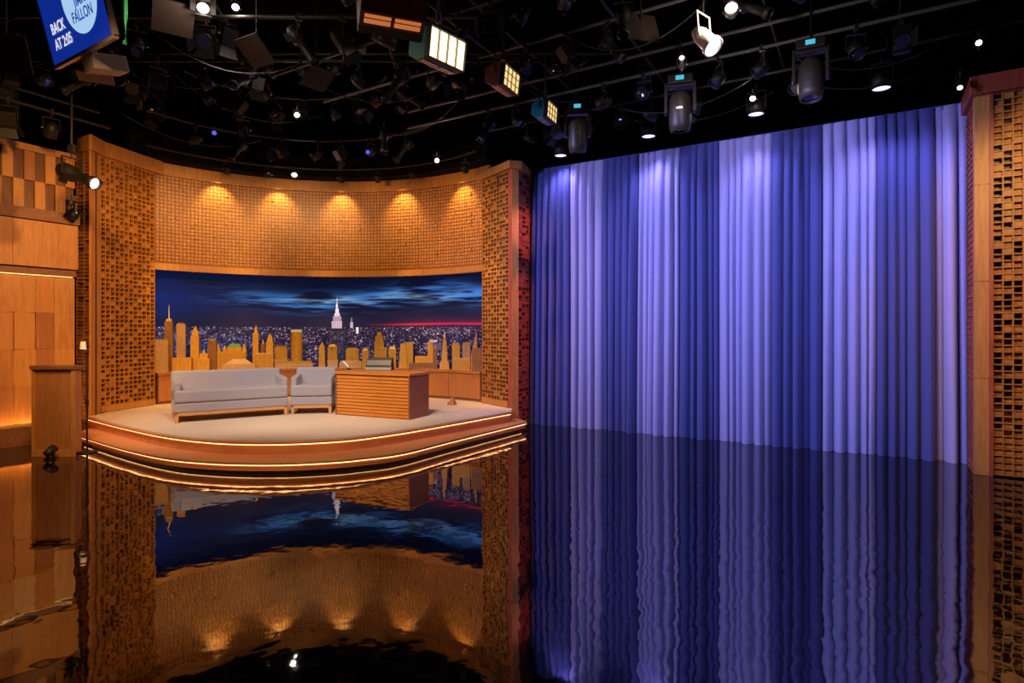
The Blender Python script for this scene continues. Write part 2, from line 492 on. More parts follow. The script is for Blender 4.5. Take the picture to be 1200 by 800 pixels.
MB().tube([(p.x, p.y, 0.050) for p in inset(LOs, 0.13)], 0.006, 6).build('light_strip', TOELED, stg, off=so)

# ------------------------------------------------------------------ counter + city mural
ct = empty('display_counter', arc(0.5, 0), 0, 'curved wooden counter carrying the model skyline along the alcove wall', 'counter')
ZC = zk(1.05)
cf = MB()
for k in range(8):
    arc_band(cf, .012 + .976 * k / 8 + 0.0006, .012 + .976 * (k + 1) / 8 - 0.0006, 0.03, 0.40, ZS + 0.06, ZC - 0.05, 10)
cf.build('front_panel', W_COUNTER, ct, off=ct.location)
arc_band(MB(), 0.01, 0.99, 0.0, 0.44, ZC - 0.05, ZC).build('counter_top', W_COUNTER, ct, off=ct.location)
arc_band(MB(), 0.012, 0.988, 0.06, 0.40, ZS, ZS + 0.06).build('toe_kick', W_BROWN, ct, off=ct.location)


def vnoise(h, w, gy, gx):
    g = rng.random((gy + 2, gx + 2))
    y = np.linspace(0, gy, h); x = np.linspace(0, gx, w)
    yi = np.minimum(y.astype(int), gy - 1); xi = np.minimum(x.astype(int), gx - 1)
    fy = (y - yi)[:, None]; fx = (x - xi)[None, :]
    fy = fy * fy * (3 - 2 * fy); fx = fx * fx * (3 - 2 * fx)
    a = g[yi][:, xi]; b = g[yi][:, xi + 1]; c = g[yi + 1][:, xi]; d = g[yi + 1][:, xi + 1]
    return (a * (1 - fx) + b * fx) * (1 - fy) + (c * (1 - fx) + d * fx) * fy


def paint_mural(w, h):
    """Night city print: X 180..565 across, Yp 313..440 down (print units)."""
    X = np.linspace(180, 566, w)[None, :] * np.ones((h, 1)); Yp = np.linspace(313, 442, h)[:, None] * np.ones((1, w))
    lerp = lambda a, b, t: a + (np.array(b) - a) * t[..., None]
    C = np.zeros((h, w, 3)) + np.array([11, 17, 44])
    left = np.clip((330 - X) / 150, 0, 1)
    C = lerp(C, [13, 34, 104], left * np.exp(-((Yp - 352) / 26) ** 2) * 0.9)
    low = np.clip((Yp - 352) / 26, 0, 1)
    C = lerp(C, [34, 29, 54], low * np.clip((X - 190) / 90, 0, 1))
    fb = 0.5 * vnoise(h, w, 9, 7) + 0.3 * vnoise(h, w, 22, 16) + 0.2 * vnoise(h, w, 46, 30)
    st = 0.45 * vnoise(h, w, 34, 9) + 0.33 * vnoise(h, w, 70, 18) + 0.22 * vnoise(h, w, 120, 34)
    st = np.clip((st - 0.5) * 1.7 + 0.5, 0, 1)
    tilt = Yp - (350 - 0.02 * (X - 350)) - 5 * np.sin((X - 300) / 40)
    band = np.exp(-(tilt / 12) ** 2)
    reach = np.clip((X - 215) / 120, 0, 1)
    cl_ = np.clip((fb * 0.55 + st * 0.75 - 0.50) * 3.4, 0, 1.0) * band * reach
    C = lerp(C, [44, 100, 178], np.clip(cl_ * 1.25, 0, 1))
    hot = np.exp(-((X - 362) / 46) ** 2 - ((Yp - 352 - 2 * np.sin(X / 9)) / 3.4) ** 2) + 0.75 * np.exp(-((X - 470) / 55) ** 2 - ((Yp - 347 - 3 * np.sin(X / 15)) / 4.5) ** 2)
    C = lerp(C, [128, 178, 220], np.clip(hot * st * 1.3, 0, 0.85))
    dk = np.clip((vnoise(h, w, 30, 8) - 0.55) * 3, 0, 1) * np.clip((352 - Yp) / 20, 0, 1)
    C = lerp(C, [12, 17, 38], dk * 0.7)
    red = np.exp(-((Yp - 379.6 - 0.5 * np.sin(X / 30)) / 1.25) ** 2) * np.clip((X - 404) / 60, 0, 1)
    C = lerp(C, [205, 34, 66], np.clip(red * 1.1, 0, 1))
    glow = np.exp(-((Yp - 377) / 5) ** 2) * np.clip((X - 420) / 80, 0, 1) * 0.35
    C = lerp(C, [110, 28, 62], glow)
    city = np.clip((Yp - 382.5) / 2, 0, 1)
    base = lerp(np.zeros((h, w, 3)) + np.array([30, 26, 52]), [18, 38, 92], np.clip((300 - X) / 120, 0, 1) * np.clip((Yp - 388) / 18, 0, 1))
    C = C * (1 - city[..., None]) + base * city[..., None]
    # lights: rows get coarser towards the bottom
    sc = w / 386.0
    for _ in range(8200):
        yy = 383 + (rng.random() ** 1.3) * 56; xx = 180 + rng.random() * 386
        big = (yy - 383) / 56
        bw = (0.5 + 1.3 * big * rng.random() + (1.2 if rng.random() < 0.2 else 0)); bh = 0.35 + 0.9 * big * rng.random()
        if rng.random() < 0.35 * big: bw, bh = bh * 0.9, bw * 2.0
        i0 = int((yy - 313) / 129 * h); i1 = max(i0 + 1, int((yy + bh - 313) / 129 * h)); j0 = int((xx - 180) * sc); j1 = max(j0 + 1, int((xx + bw - 180) * sc))
        if xx < 300: cc = [(120, 160, 235), (200, 205, 240), (60, 100, 190), (215, 150, 190)][rng.integers(4)]
        else: cc = [(225, 205, 225), (150, 130, 180), (190, 120, 150), (90, 80, 130)][rng.integers(4)]
        a = rng.random() ** 1.3 * (0.95 - 0.15 * big)
        C[i0:i1, j0:j1] = C[i0:i1, j0:j1] * (1 - a) + np.array(cc) * a
    # dark building masses
    for bx, bw, ty in ((356, 9, 400), (366, 16, 392), (388, 10, 398), (474, 14, 396), (432, 8, 402), (520, 12, 404), (280, 10, 402), (216, 8, 404)):
        m_ = (np.abs(X - bx) < bw / 2 + 0.01) & (Yp > ty)
        C[m_] = C[m_] * 0.45 + np.array([18, 16, 34]) * 0.55
    # floodlit tall tower
    def rect(x0, x1, y0, y1, c, a=1.0):
        m_ = (X >= x0) & (X <= x1) & (Yp >= y0) & (Yp <= y1)
        C[m_] = C[m_] * (1 - a) + np.array(c) * a
    rect(362, 387, 396, 442, (24, 22, 40), .9); rect(365, 384, 384, 442, (38, 35, 56), .95)
    for _ in range(420):
        xx = 362 + rng.random() * 25; yy = 386 + rng.random() * 52
        if yy < 396 and not 365 < xx < 384: continue
        rect(xx, xx + 0.8, yy, yy + 1.3, (150, 145, 175), 0.5 * rng.random())
    rect(368.5, 380.5, 376, 384.5, (178, 168, 196)); rect(370, 379, 370, 376, (150, 140, 172)); rect(371.5, 377.5, 366, 370, (196, 188, 212))
    for k in range(5): rect(369.6 + k * 2.4, 370.4 + k * 2.4, 371, 384, (110, 100, 140), .6)
    rect(372.6, 376.4, 361, 366, (225, 216, 236)); rect(373.5, 375.5, 355, 361, (232, 226, 240)); rect(374.1, 374.9, 348, 355, (210, 205, 225))
    rect(390, 393.5, 377, 384, (200, 190, 215), .8); rect(391, 392.4, 372, 377, (180, 170, 200), .7); rect(397, 400, 383, 391, (235, 228, 236), .9)
    rect(490, 500, 398, 401, (225, 210, 225), .6); rect(484, 506, 402, 410, (150, 140, 175), .35)
    for _ in range(260):      # brighter clusters
        cx_ = 185 + rng.random() * 378; cy_ = 384 + rng.random() ** 1.2 * 44; n_ = rng.integers(3, 9)
        if 360 < cx_ < 388: continue
        for _ in range(n_):
            x_ = cx_ + rng.normal() * 3; y_ = cy_ + rng.normal() * 1.2
            if y_ < 383: continue
            rect(x_, x_ + .5 + rng.random(), y_, y_ + .5 + .6 * rng.random(), ((170, 185, 240) if cx_ < 290 else (240, 222, 232)), .75 * rng.random())
    return np.clip(C, 0, 255)


def mural():
    w, h = 1000, 320
    C = paint_mural(w, h) / 255.0
    C = np.where(C <= 0.04045, C / 12.92, ((C + 0.055) / 1.055) ** 2.4)
    OFF = 0.46
    # arc parameter of each print column
    ts = np.linspace(on_arc(178.5, OFF)[1], on_arc(567, OFF)[1], w)
    z1 = H - (313 - CY) / F * 13.0 * KS; z0 = H - (442 - CY) / F * 13.0 * KS
    zs = np.linspace(z1, z0, h)
    ang = A0 + (A1 - A0) * ts
    P = np.zeros((h, w, 3)); P[..., 0] = CEN.x + (RAD + OFF) * np.cos(ang); P[..., 1] = CEN.y + (RAD + OFF) * np.sin(ang); P[..., 2] = zs[:, None]
    idx = np.arange(h * w).reshape(h, w)
    Fq = np.stack([idx[1:, :-1], idx[1:, 1:], idx[:-1, 1:], idx[:-1, :-1]], -1).reshape(-1, 4)
    me = bpy.data.meshes.new('printed_face')
    nv, nf = h * w, len(Fq)
    me.vertices.add(nv); me.loops.add(nf * 4); me.polygons.add(nf)
    root = empty('city_backdrop', (arc(0.5, OFF).x, arc(0.5, OFF).y, ZC), 0, 'backlit curved mural of a city skyline at night under blue clouds', 'backdrop')
    me.vertices.foreach_set('co', (P.reshape(-1, 3) - np.array(root.location)).ravel())
    me.loops.foreach_set('vertex_index', Fq.ravel())
    me.polygons.foreach_set('loop_start', np.arange(0, nf * 4, 4)); me.polygons.foreach_set('loop_total', np.full(nf, 4))
    me.update(calc_edges=True); me.validate()
    ca = me.color_attributes.new('print', 'FLOAT_COLOR', 'POINT')
    ca.data.foreach_set('color', np.concatenate([C.reshape(-1, 3), np.ones((nv, 1))], 1).ravel())
    m, nt, b = new_mat('backlit_print')
    a = nt.nodes.new('ShaderNodeAttribute'); a.attribute_name = 'print'
    nt.links.new(a.outputs['Color'], b.inputs['Emission Color']); b.inputs['Emission Strength'].default_value = 0.9
    nt.links.new(a.outputs['Color'], b.inputs['Base Color']); b.inputs['Roughness'].default_value = 0.7
    b.inputs['Specular IOR Level'].default_value = 0.1
    me.materials.append(m)
    o = bpy.data.objects.new('printed_face', me); col.objects.link(o); o.parent = root
    arc_band(MB(), -0.01, 1.01, OFF + 0.02, OFF + 0.10, ZC - 0.1, zk(3.3)).build('light_box', MATTE, root, off=root.location)


mural()

# ------------------------------------------------------------------ model skyline on the counter
def model_mat(name, c1, c2, sx, sz, dark=0.6):
    m, nt, b = new_mat(name)
    tc = nt.nodes.new('ShaderNodeTexCoord')
    n = nt.nodes.new('ShaderNodeTexNoise'); n.inputs['Scale'].default_value = 20
    nt.links.new(tc.outputs['Object'], n.inputs['Vector'])
    rp = nt.nodes.new('ShaderNodeValToRGB'); rp.color_ramp.elements[0].color = c1; rp.color_ramp.elements[1].color = c2
    rp.color_ramp.elements[0].position = .3; rp.color_ramp.elements[1].position = .7
    nt.links.new(n.outputs['Fac'], rp.inputs['Fac'])
    br = nt.nodes.new('ShaderNodeTexBrick'); br.offset = 0
    br.inputs['Scale'].default_value = 1.0; br.inputs['Brick Width'].default_value = sx; br.inputs['Row Height'].default_value = sz
    br.inputs['Mortar Size'].default_value = min(sx, sz) * 0.12; br.inputs['Mortar Smooth'].default_value = 0.1
    mp = nt.nodes.new('ShaderNodeMapping'); mp.inputs['Rotation'].default_value = (R(90), 0, 0)
    nt.links.new(tc.outputs['Object'], mp.inputs['Vector']); nt.links.new(mp.outputs['Vector'], br.inputs['Vector'])
    mx = nt.nodes.new('ShaderNodeMix'); mx.data_type = 'RGBA'; mx.blend_type = 'MULTIPLY'
    mx.inputs[7].default_value = (dark, dark * 0.85, dark * 0.7, 1)
    nt.links.new(br.outputs['Fac'], mx.inputs[0]); nt.links.new(rp.outputs['Color'], mx.inputs[6])
    nt.links.new(mx.outputs[2], b.inputs['Base Color']); b.inputs['Roughness'].default_value = 0.5
    return m


G_GOLD = model_mat('gilded_model', (0.60, 0.31, 0.035, 1), (0.76, 0.42, 0.06, 1), 0.02, 0.05)
G_WIN = model_mat('gilded_windowed', (0.58, 0.30, 0.035, 1), (0.72, 0.40, 0.06, 1), 0.03, 0.022, 0.5)
G_BAND = model_mat('gilded_banded', (0.55, 0.28, 0.035, 1), (0.70, 0.38, 0.06, 1), 0.5, 0.024, 0.45)
G_TAN = model_mat('tan_model', (0.42, 0.25, 0.12, 1), (0.55, 0.34, 0.17, 1), 0.022, 0.03, 0.7)
G_BROWN = model_mat('brown_model', (0.22, 0.10, 0.035, 1), (0.34, 0.16, 0.06, 1), 0.03, 0.05, 0.6)
G_PALE = model_mat('pale_wood_model', (0.62, 0.38, 0.17, 1), (0.74, 0.48, 0.25, 1), 0.05, 0.03, 0.6)
G_GREEN = plain('verdigris_roof', (0.10, 0.30, 0.14, 1), 0.6)
G_WHITE = plain('pale_spire', (0.8, 0.72, 0.6, 1), 0.4)
EM_TIP = emit('lit_crown', (1, .75, .4, 1), .45)


def mini(name, px, pw, tiers, label, off=0.2, cat='model building', d=None, group=None):
    """tiers: list of (part, width share 0..1, bottom y, top y, top share, material, shape); y in rows measured above the counter."""
    p, t = on_arc(px, off)
    Y = p.y
    a = math.atan2(p.x, p.y)
    root = empty(name, (p.x, p.y, ZC), -a * 0.6, label, cat, group)
    S = Y / F
    base_y = CY + (H - ZC) * F / Y
    for part, ws, yb, yt, ts, mat, shape in tiers:
        z0 = max(0, (base_y - yb) * S); z1 = (base_y - yt) * S
        if yb is None or yb > 430: z0 = 0
        w = pw * ws * S; dd = (d or min(w, 0.16)) * (1 if ws >= 1 else ws)
        dx = 0
        if isinstance(shape, tuple): shape, dx = shape; dx *= S
        mb = MB()
        if shape == 'box': mb.frustum(w, dd, w * ts, dd * ts, z0, z1, dx)
        elif shape == 'cyl': mb.cyl((dx, 0, z0), (dx, 0, z1), w / 2, w / 2 * ts, 20)
        elif shape == 'cone': mb.cyl((dx, 0, z0), (dx, 0, z1), w / 2, w / 2 * ts + 0.0005, 8)
        elif shape == 'dome':
            mb.lathe([(w / 2 * math.cos(k * math.pi / 12), z0 + (z1 - z0) * math.sin(k * math.pi / 12)) for k in range(6)] + [(0.001, z1)], 18, Matrix.Translation((dx, 0, 0)))
        elif shape == 'wedge':
            mb.add([(-w / 2, -dd / 2, z0), (w / 2, -dd / 2, z0), (w / 2, dd / 2, z0), (-w / 2, dd / 2, z0),
                    (-w / 2, -dd / 2, z0 + (z1 - z0) * 0.35), (w / 2, -dd / 2, z1), (w / 2, dd / 2, z1), (-w / 2, dd / 2, z0 + (z1 - z0) * 0.35)],
                   [(0, 3, 2, 1), (4, 5, 6, 7), (0, 1, 5, 4), (1, 2, 6, 5), (2, 3, 7, 6), (3, 0, 4, 7)])
        elif shape == 'roof':
            mb.add([(-w / 2 + dx, -dd / 2, z0), (w / 2 + dx, -dd / 2, z0), (w / 2 + dx, dd / 2, z0), (-w / 2 + dx, dd / 2, z0), (-w / 2 * ts + dx, 0, z1), (w / 2 * ts + dx, 0, z1)],
                   [(0, 3, 2, 1), (0, 1, 5, 4), (2, 3, 4, 5), (1, 2, 5), (3, 0, 4)])
        mb.build(part, mat, root)
    return root


B = 440
mini('model_tower', 189, 15, [('block', 1, B, 398, 1, G_TAN, 'box'), ('roof_slab', .94, 398, 397, 1, G_BROWN, 'box')], 'wide pale tan model block with flat top, beside the lattice pillar at the sofa end', 0.10, d=0.12)
mini('model_tower', 198, 11, [('tower', 1, B, 376, .72, G_BROWN, 'box'), ('corner_rib', .22, B, 374, .6, G_GOLD, ('box', -1)), ('crown', .5, 376, 373.5, .9, G_PALE, 'box'), ('antenna', .12, 373.5, 357, .3, G_WHITE, 'cone')], 'dark tapering model tower with a thin antenna, tallest one behind the sofa', 0.33)
mini('model_tower', 214, 20, [('base', 1, B, 419, 1, G_GOLD, 'box'), ('tower', .46, 419, 379.5, 1, G_TAN, ('box', -1.5)), ('roof_slab', .36, 379.5, 378, 1, G_BROWN, ('box', -1.5))], 'brownish flat topped model tower standing on a wide ribbed base', 0.13)
mini('model_tower', 229, 9, [('tower', 1, B, 393, .95, G_GOLD, 'box'), ('shoulder', .75, 393, 388, .8, G_GOLD, 'box'), ('pyramid_top', .6, 388, 381.5, .05, G_GOLD, 'box')], 'gold model tower with pyramid top, behind the sofa, next to the ribbed base block', 0.25)
mini('model_house', 239, 13, [('block', 1, B, 420, 1, G_GOLD, 'box'), ('stepped_top', .7, 420, 414, .9, G_GOLD, 'box'), ('turret', .25, 414, 409, .2, G_GOLD, 'cone')], 'small stepped gold model house with a turret, at the foot of the pyramid topped tower', 0.12)
mini('model_tower', 249, 8.5, [('tower', 1, B, 399, 1, G_BROWN, 'box'), ('cap', .8, 399, 397, 1, G_TAN, 'box')], 'slim brown model tower beside the castle like gold block', 0.28)
mini('model_castle', 270, 35, [('block', 1, B, 412, 1, G_WIN, 'box'), ('turret', .14, 412, 403, .3, G_GOLD, ('box', -13)), ('turret', .14, 412, 405, .3, G_GOLD, ('box', -6)), ('turret', .14, 412, 403, .4, G_GOLD, ('box', 15)), ('hall', .42, 412, 407, 1, G_GOLD, ('box', 4.5)), ('roof', .44, 407, 402.5, .6, G_GREEN, ('roof', 4.5))], 'wide castle like gold model with turrets and a green roof', 0.28, d=0.12)
mini('model_hall', 280, 36, [('plinth', 1, B, 426, 1, G_PALE, 'box'), ('gable_roof', .8, 426, 420.5, .5, G_PALE, 'roof')], 'long low pale model hall with shallow gabled roof, before the castle like block', 0.07, d=0.07)
mini('model_tower', 300, 7, [('tower', 1, B, 390, .85, G_GOLD, 'box'), ('spire', .6, 390, 380.5, .05, G_GOLD, 'box')], 'slim gold model tower with a sharp spire, tallest near the middle of the sofa back', 0.3)
mini('model_spire', 308.3, 5, [('tower', 1, B, 403, .9, G_BROWN, 'box'), ('spire', .6, 403, 397, .05, G_GOLD, 'cone')], 'little brown model spire between two taller gold pointed towers', 0.3)
mini('model_tower', 316.5, 8, [('tower', 1, B, 400, .92, G_GOLD, 'box'), ('shoulder', .8, 400, 394, .6, G_GOLD, 'box'), ('tip', .4, 394, 390, .1, G_GOLD, 'box')], 'gold model tower with stepped pointed top rising behind the square gold block', 0.26)
mini('model_block', 310.5, 19, [('block', 1, B, 415, 1, G_BAND, 'box'), ('parapet', 1.04, 415, 413.5, 1, G_PALE, 'box')], 'square gold model block at the foot of the pointed towers above the sofa arm', 0.1, d=0.12)
mini('model_block', 329.7, 13.5, [('podium', 1.1, B, 420, 1, G_PALE, 'box'), ('block', .98, 420, 406, 1, G_WIN, 'box'), ('roof_slab', .85, 406, 404.5, 1, G_BROWN, 'box')], 'square windowed gold model block above the gap between sofa and armchair', 0.27)
mini('model_tower', 347.5, 13, [('drum', 1, B, 389, 1, G_GOLD, 'cyl'), ('crown', .94, 389, 386, .95, EM_TIP, 'cyl')], 'round gold model tower with a lit crown behind the armchair', 0.27)
mini('model_terrace', 345, 42, [('terrace', 1, B, 425, 1, G_PALE, 'box'), ('arcade', .9, 425, 423, 1, G_WIN, 'box')], 'long low pale model terrace in front of the round tower', 0.08, d=0.09)
mini('model_tower', 377.5, 7.5, [('tower', 1, B, 405, .8, G_GOLD, 'box'), ('tip', .5, 405, 400.5, .2, G_GOLD, 'box')], 'narrow gold model tower before the floodlit skyscraper in the mural', 0.2)
mini('model_tower', 390, 10.5, [('tower', 1, B, 406.5, 1, G_WIN, 'box'), ('rounded_top', .96, 406.5, 403, 1, G_GOLD, 'dome')], 'gold model tower with rounded top above the arm of the armchair', 0.25)
mini('model_kiosk', 390, 11.5, [('kiosk', 1, B, 423, 1, G_PALE, 'box'), ('windows', .7, 430, 426, 1, G_BROWN, 'box'), ('roof_slab', 1.06, 423, 421.6, 1, G_PALE, 'box')], 'small pale model kiosk with dark windows at the foot of the round topped tower', 0.09, d=0.1)
mini('model_block', 413.2, 14.5, [('block', 1, B, 409, 1, G_BAND, 'box'), ('roof_slab', .7, 409, 407.3, 1, G_GOLD, 'box')], 'banded gold model block above the white microphone on the desk', 0.28)
mini('model_terrace', 411, 25, [('terrace', 1, B, 424, 1, G_PALE, 'box'), ('ledge', .9, 424, 422.5, 1, G_PALE, 'box')], 'long low pale model terrace behind the white desk microphone', 0.09, d=0.09)
mini('model_house', 428.5, 7.5, [('house', 1, B, 411, 1, G_GOLD, 'box'), ('gable_roof', 1, 411, 407, .2, G_GOLD, 'roof')], 'narrow gold model house with pointed gable left of the desk monitor box', 0.18)
mini('model_tower', 444.5, 11.5, [('tower', 1, B, 401, .95, G_GOLD, 'box'), ('shoulder', .8, 401, 394, .9, G_GOLD, 'box'), ('rounded_top', .6, 394, 388.5, 1, G_GOLD, 'dome')], 'tall gold model tower with rounded stepped top behind the dark monitor box', 0.3)
mini('model_block', 449.5, 8, [('block', 1, B, 408.5, 1, G_WIN, 'box'), ('roof_slab', 1.06, 408.5, 407, 1, G_PALE, 'box')], 'short windowed gold model block clinging to the tall rounded tower', 0.14)
mini('model_block', 460, 8.5, [('block', 1, B, 408.5, 1, G_GOLD, 'box'), ('crown', .8, 408.5, 406.3, .8, G_WHITE, 'box')], 'gold model block with a white crown at the end of the desk monitor box', 0.26)
mini('model_tower', 472.5, 10, [('tower', 1, B, 402.5, .62, G_GOLD, 'box')], 'tapering gold model tower joined beside a straight slab, above the corner of the desk', 0.2)
mini('model_tower', 480, 8.5, [('slab', 1, B, 402, 1, G_GOLD, 'box'), ('roof_slab', .8, 402, 401, 1, G_PALE, 'box')], 'straight gold model slab tower just behind the tapering one above the desk corner', 0.3)
mini('model_block', 493, 27, [('block', 1, B, 425, 1, G_BROWN, 'box'), ('raised_hall', .6, 425, 417, 1, G_GOLD, ('box', 1.5))], 'low brown model block with a raised gold hall on the open end of the counter', 0.12, d=0.1)
mini('model_tower', 504.5, 6, [('slab', 1, B, 401, 1, G_GOLD, 'box'), ('roof_slab', .7, 401, 400, 1, G_PALE, 'box')], 'thin flat topped gold model slab at the end of the low brown block', 0.24)
mini('model_tower', 510, 4.6, [('slab', 1, B, 408, 1, G_BROWN, 'box'), ('cap', .7, 408, 407, 1, G_GOLD, 'box')], 'thin brown model slab beside the gold needle spired tower', 0.2)
mini('model_tower', 521, 11.5, [('base', 1, B, 423, .85, G_GOLD, 'box'), ('shaft', .62, 423, 402, .6, G_GOLD, 'box'), ('crown', .36, 402, 395, .55, G_GOLD, 'box'), ('spire', .2, 395, 386, .05, G_WHITE, 'cone')], 'flared gold model tower with a pale needle spire near the narrow pillar', 0.2)
mini('model_tower', 534.5, 9, [('slab', 1, B, 403.5, 1, G_GOLD, 'box'), ('roof_slab', .8, 403.5, 402, 1, G_GOLD, 'box')], 'gold one of two matching model slabs behind the low block, nearer the spired tower', 0.28)
mini('model_tower', 546.5, 9, [('slab', 1, B, 402.5, 1, G_TAN, 'box'), ('roof_slab', .8, 402.5, 401, 1, G_GOLD, 'box')], 'paler of two matching model slabs behind the low block, next to the slant topped tower', 0.28)
mini('model_block', 540.5, 21, [('block', 1, B, 421, 1, G_WIN, 'box'), ('roof_slab', .9, 421, 419.5, 1, G_PALE, 'box')], 'low windowed gold model block in front of two matching slabs', 0.1, d=0.1)
mini('model_tower', 555.3, 7, [('tower', 1, B, 386.5, 1, G_GOLD, 'wedge')], 'slant topped gold model tower beside the narrow lattice pillar', 0.3)
mini('model_block', 559, 12, [('block', 1, B, 409, 1, G_BROWN, 'box'), ('roof_slab', .9, 409, 407.5, 1, G_BROWN, 'box')], 'dark brown model block touching the narrow lattice pillar', 0.14)

# ------------------------------------------------------------------ seating
def cushion_seam(mb, *a): mb.box(*a)


def seat_unit(name, w, d, loc, rz, label, cat, backw_in=0.0):
    """Origin at the middle of the base on the stage; front is -y."""
    r = empty(name, loc, rz, label, cat); r.scale = (1, 1, 1.04)
    hw = w / 2
    mb = MB().box(-hw, hw, -d / 2, d / 2, 0.155, 0.30); mb.build('base_frame', GREY, r, bevel=0.02, seg=3)
    MB().box(-hw, hw, -d / 2 - 0.012, d / 2 - 0.12, 0.305, 0.50).build('seat_cushion', GREY, r, bevel=0.035, seg=4)
    bk = MB()
    y0 = d / 2 - 0.19
    v = [(-hw, y0, 0.30), (hw, y0, 0.30), (hw, d / 2, 0.30), (-hw, d / 2, 0.30), (-hw, y0 + 0.07, 0.775), (hw, y0 + 0.07, 0.775), (hw, d / 2 + 0.02, 0.775), (-hw, d / 2 + 0.02, 0.775)]
    bk.add(v, [(0, 3, 2, 1), (4, 5, 6, 7), (0, 1, 5, 4), (1, 2, 6, 5), (2, 3, 7, 6), (3, 0, 4, 7)]); bk.build('backrest', GREY, r, bevel=0.035, seg=4)
    for s in (-1, 1):
        xa, xb = (-hw, -hw + 0.10) if s < 0 else (hw - 0.10, hw)
        a = MB()
        v = [(xa, -d / 2 + 0.02, 0.45), (xb, -d / 2 + 0.02, 0.45), (xb, y0 + 0.06, 0.45), (xa, y0 + 0.06, 0.45), (xa, -d / 2 + 0.02, 0.635), (xb, -d / 2 + 0.02, 0.635), (xb, y0 + 0.08, 0.675), (xa, y0 + 0.08, 0.675)]
        a.add(v, [(0, 3, 2, 1), (4, 5, 6, 7), (0, 1, 5, 4), (1, 2, 6, 5), (2, 3, 7, 6), (3, 0, 4, 7)])
        a.build('armrest', GREY, r, bevel=0.025, seg=3)
        MB().box(xa if s < 0 else xb - 0.02, xa + 0.02 if s < 0 else xb, -d / 2 + 0.03, y0 + 0.1, 0.29, 0.5).build('side_panel', GREY, r, bevel=0.01)
    fr = MB()
    fr.box(-hw + 0.01, hw - 0.01, -d / 2 + 0.01, -d / 2 + 0.05, 0.105, 0.155); fr.box(-hw + 0.01, hw - 0.01, d / 2 - 0.06, d / 2 - 0.02, 0.105, 0.155)
    fr.box(-hw + 0.01, -hw + 0.05, -d / 2 + 0.01, d / 2 - 0.02, 0.105, 0.155); fr.box(hw - 0.05, hw - 0.01, -d / 2 + 0.01, d / 2 - 0.02, 0.105, 0.155)
    fr.build('leg_rail', W_LEG, r)
    for sx in (-1, 1):
        for y in (-d / 2 + 0.03, d / 2 - 0.05):
            MB().frustum(0.045, 0.045, 0.055, 0.05, 0, 0.12, sx * (hw - 0.035), y).build('leg', W_LEG, r, bevel=0.004)
    return r


sa = math.atan2(0.93, 1.34)
fl = onz(206.6, 495.6, ZS); fr_ = onz(335, 486, ZS)
sa = math.atan2(fr_.y - fl.y, fr_.x - fl.x); SW = (fr_ - fl).length + 0.06
yd = Vector((-math.sin(sa), math.cos(sa), 0))
sc_ = (fl + fr_) / 2 + yd * (0.72 / 2 - 0.03); sc_.z = ZS
seat_unit('sofa', SW, 0.72, sc_, sa, 'long grey upholstered sofa on pale wooden legs', 'sofa')
al = onz(342.5, 485.4, ZS); ar = onz(387.5, 484.4, ZS)
aa = math.atan2(ar.y - al.y, ar.x - al.x); AW = (ar - al).length + 0.05
yd = Vector((-math.sin(aa), math.cos(aa), 0))
ac = (al + ar) / 2 + yd * (0.66 / 2 - 0.03); ac.z = ZS
seat_unit('armchair', AW, 0.66, ac, aa, 'grey upholstered armchair between the sofa and the desk', 'armchair')

# ------------------------------------------------------------------ desk
da = onz(393, 485.6, ZS); db = onz(480, 492, ZS)
dang = math.atan2(db.y - da.y, db.x - da.x); DW = (db - da).length; DD = 0.60
desk = empty('desk', (0, 0, 0), dang, 'wooden talk show desk with a horizontally ridged front', 'desk')
yd = Vector((-math.sin(dang), math.cos(dang), 0))
dc = (da + db) / 2 + yd * DD / 2; dc.z = ZS; desk.location = dc
fr = MB(); hw = DW / 2
for k in range(12):
    z0 = 0.02 + k * 0.0555
    v = [(-hw + .02, -DD / 2 + 0.002, z0), (hw - .02, -DD / 2 + 0.002, z0), (hw - .02, -DD / 2 + 0.03, z0), (-hw + .02, -DD / 2 + 0.03, z0),
         (-hw + .02, -DD / 2 + 0.018, z0 + 0.053), (hw - .02, -DD / 2 + 0.018, z0 + 0.053), (hw - .02, -DD / 2 + 0.03, z0 + 0.052), (-hw + .02, -DD / 2 + 0.03, z0 + 0.052)]
    fr.add(v, [(0, 3, 2, 1), (4, 5, 6, 7), (0, 1, 5, 4), (1, 2, 6, 5), (2, 3, 7, 6), (3, 0, 4, 7)])
fr.box(-hw + .02, hw - .02, -DD / 2 + 0.02, -DD / 2 + 0.05, 0.0, 0.68)
fr.build('front_panel', W_DESK, desk)
MB().box(hw - 0.03, hw, -DD / 2, DD / 2, 0, 0.70).build('end_panel', W_DESKSIDE, desk, bevel=0.004)
MB().box(-hw, -hw + 0.03, -DD / 2, DD / 2, 0, 0.70).build('end_panel', W_DESKSIDE, desk, bevel=0.004)
MB().box(-hw - 0.01, hw + 0.01, -DD / 2 - 0.012, DD / 2 + 0.02, 0.70, 0.745).build('desk_top', W_DESK, desk, bevel=0.006)
MB().box(-hw + .03, hw - .03, DD / 2 - 0.2, DD / 2 - 0.17, 0.2, 0.70).build('modesty_panel', W_DESKSIDE, desk)
ZD = ZS + 0.745 * 1.035; desk.scale = (1, 1, 1.035)

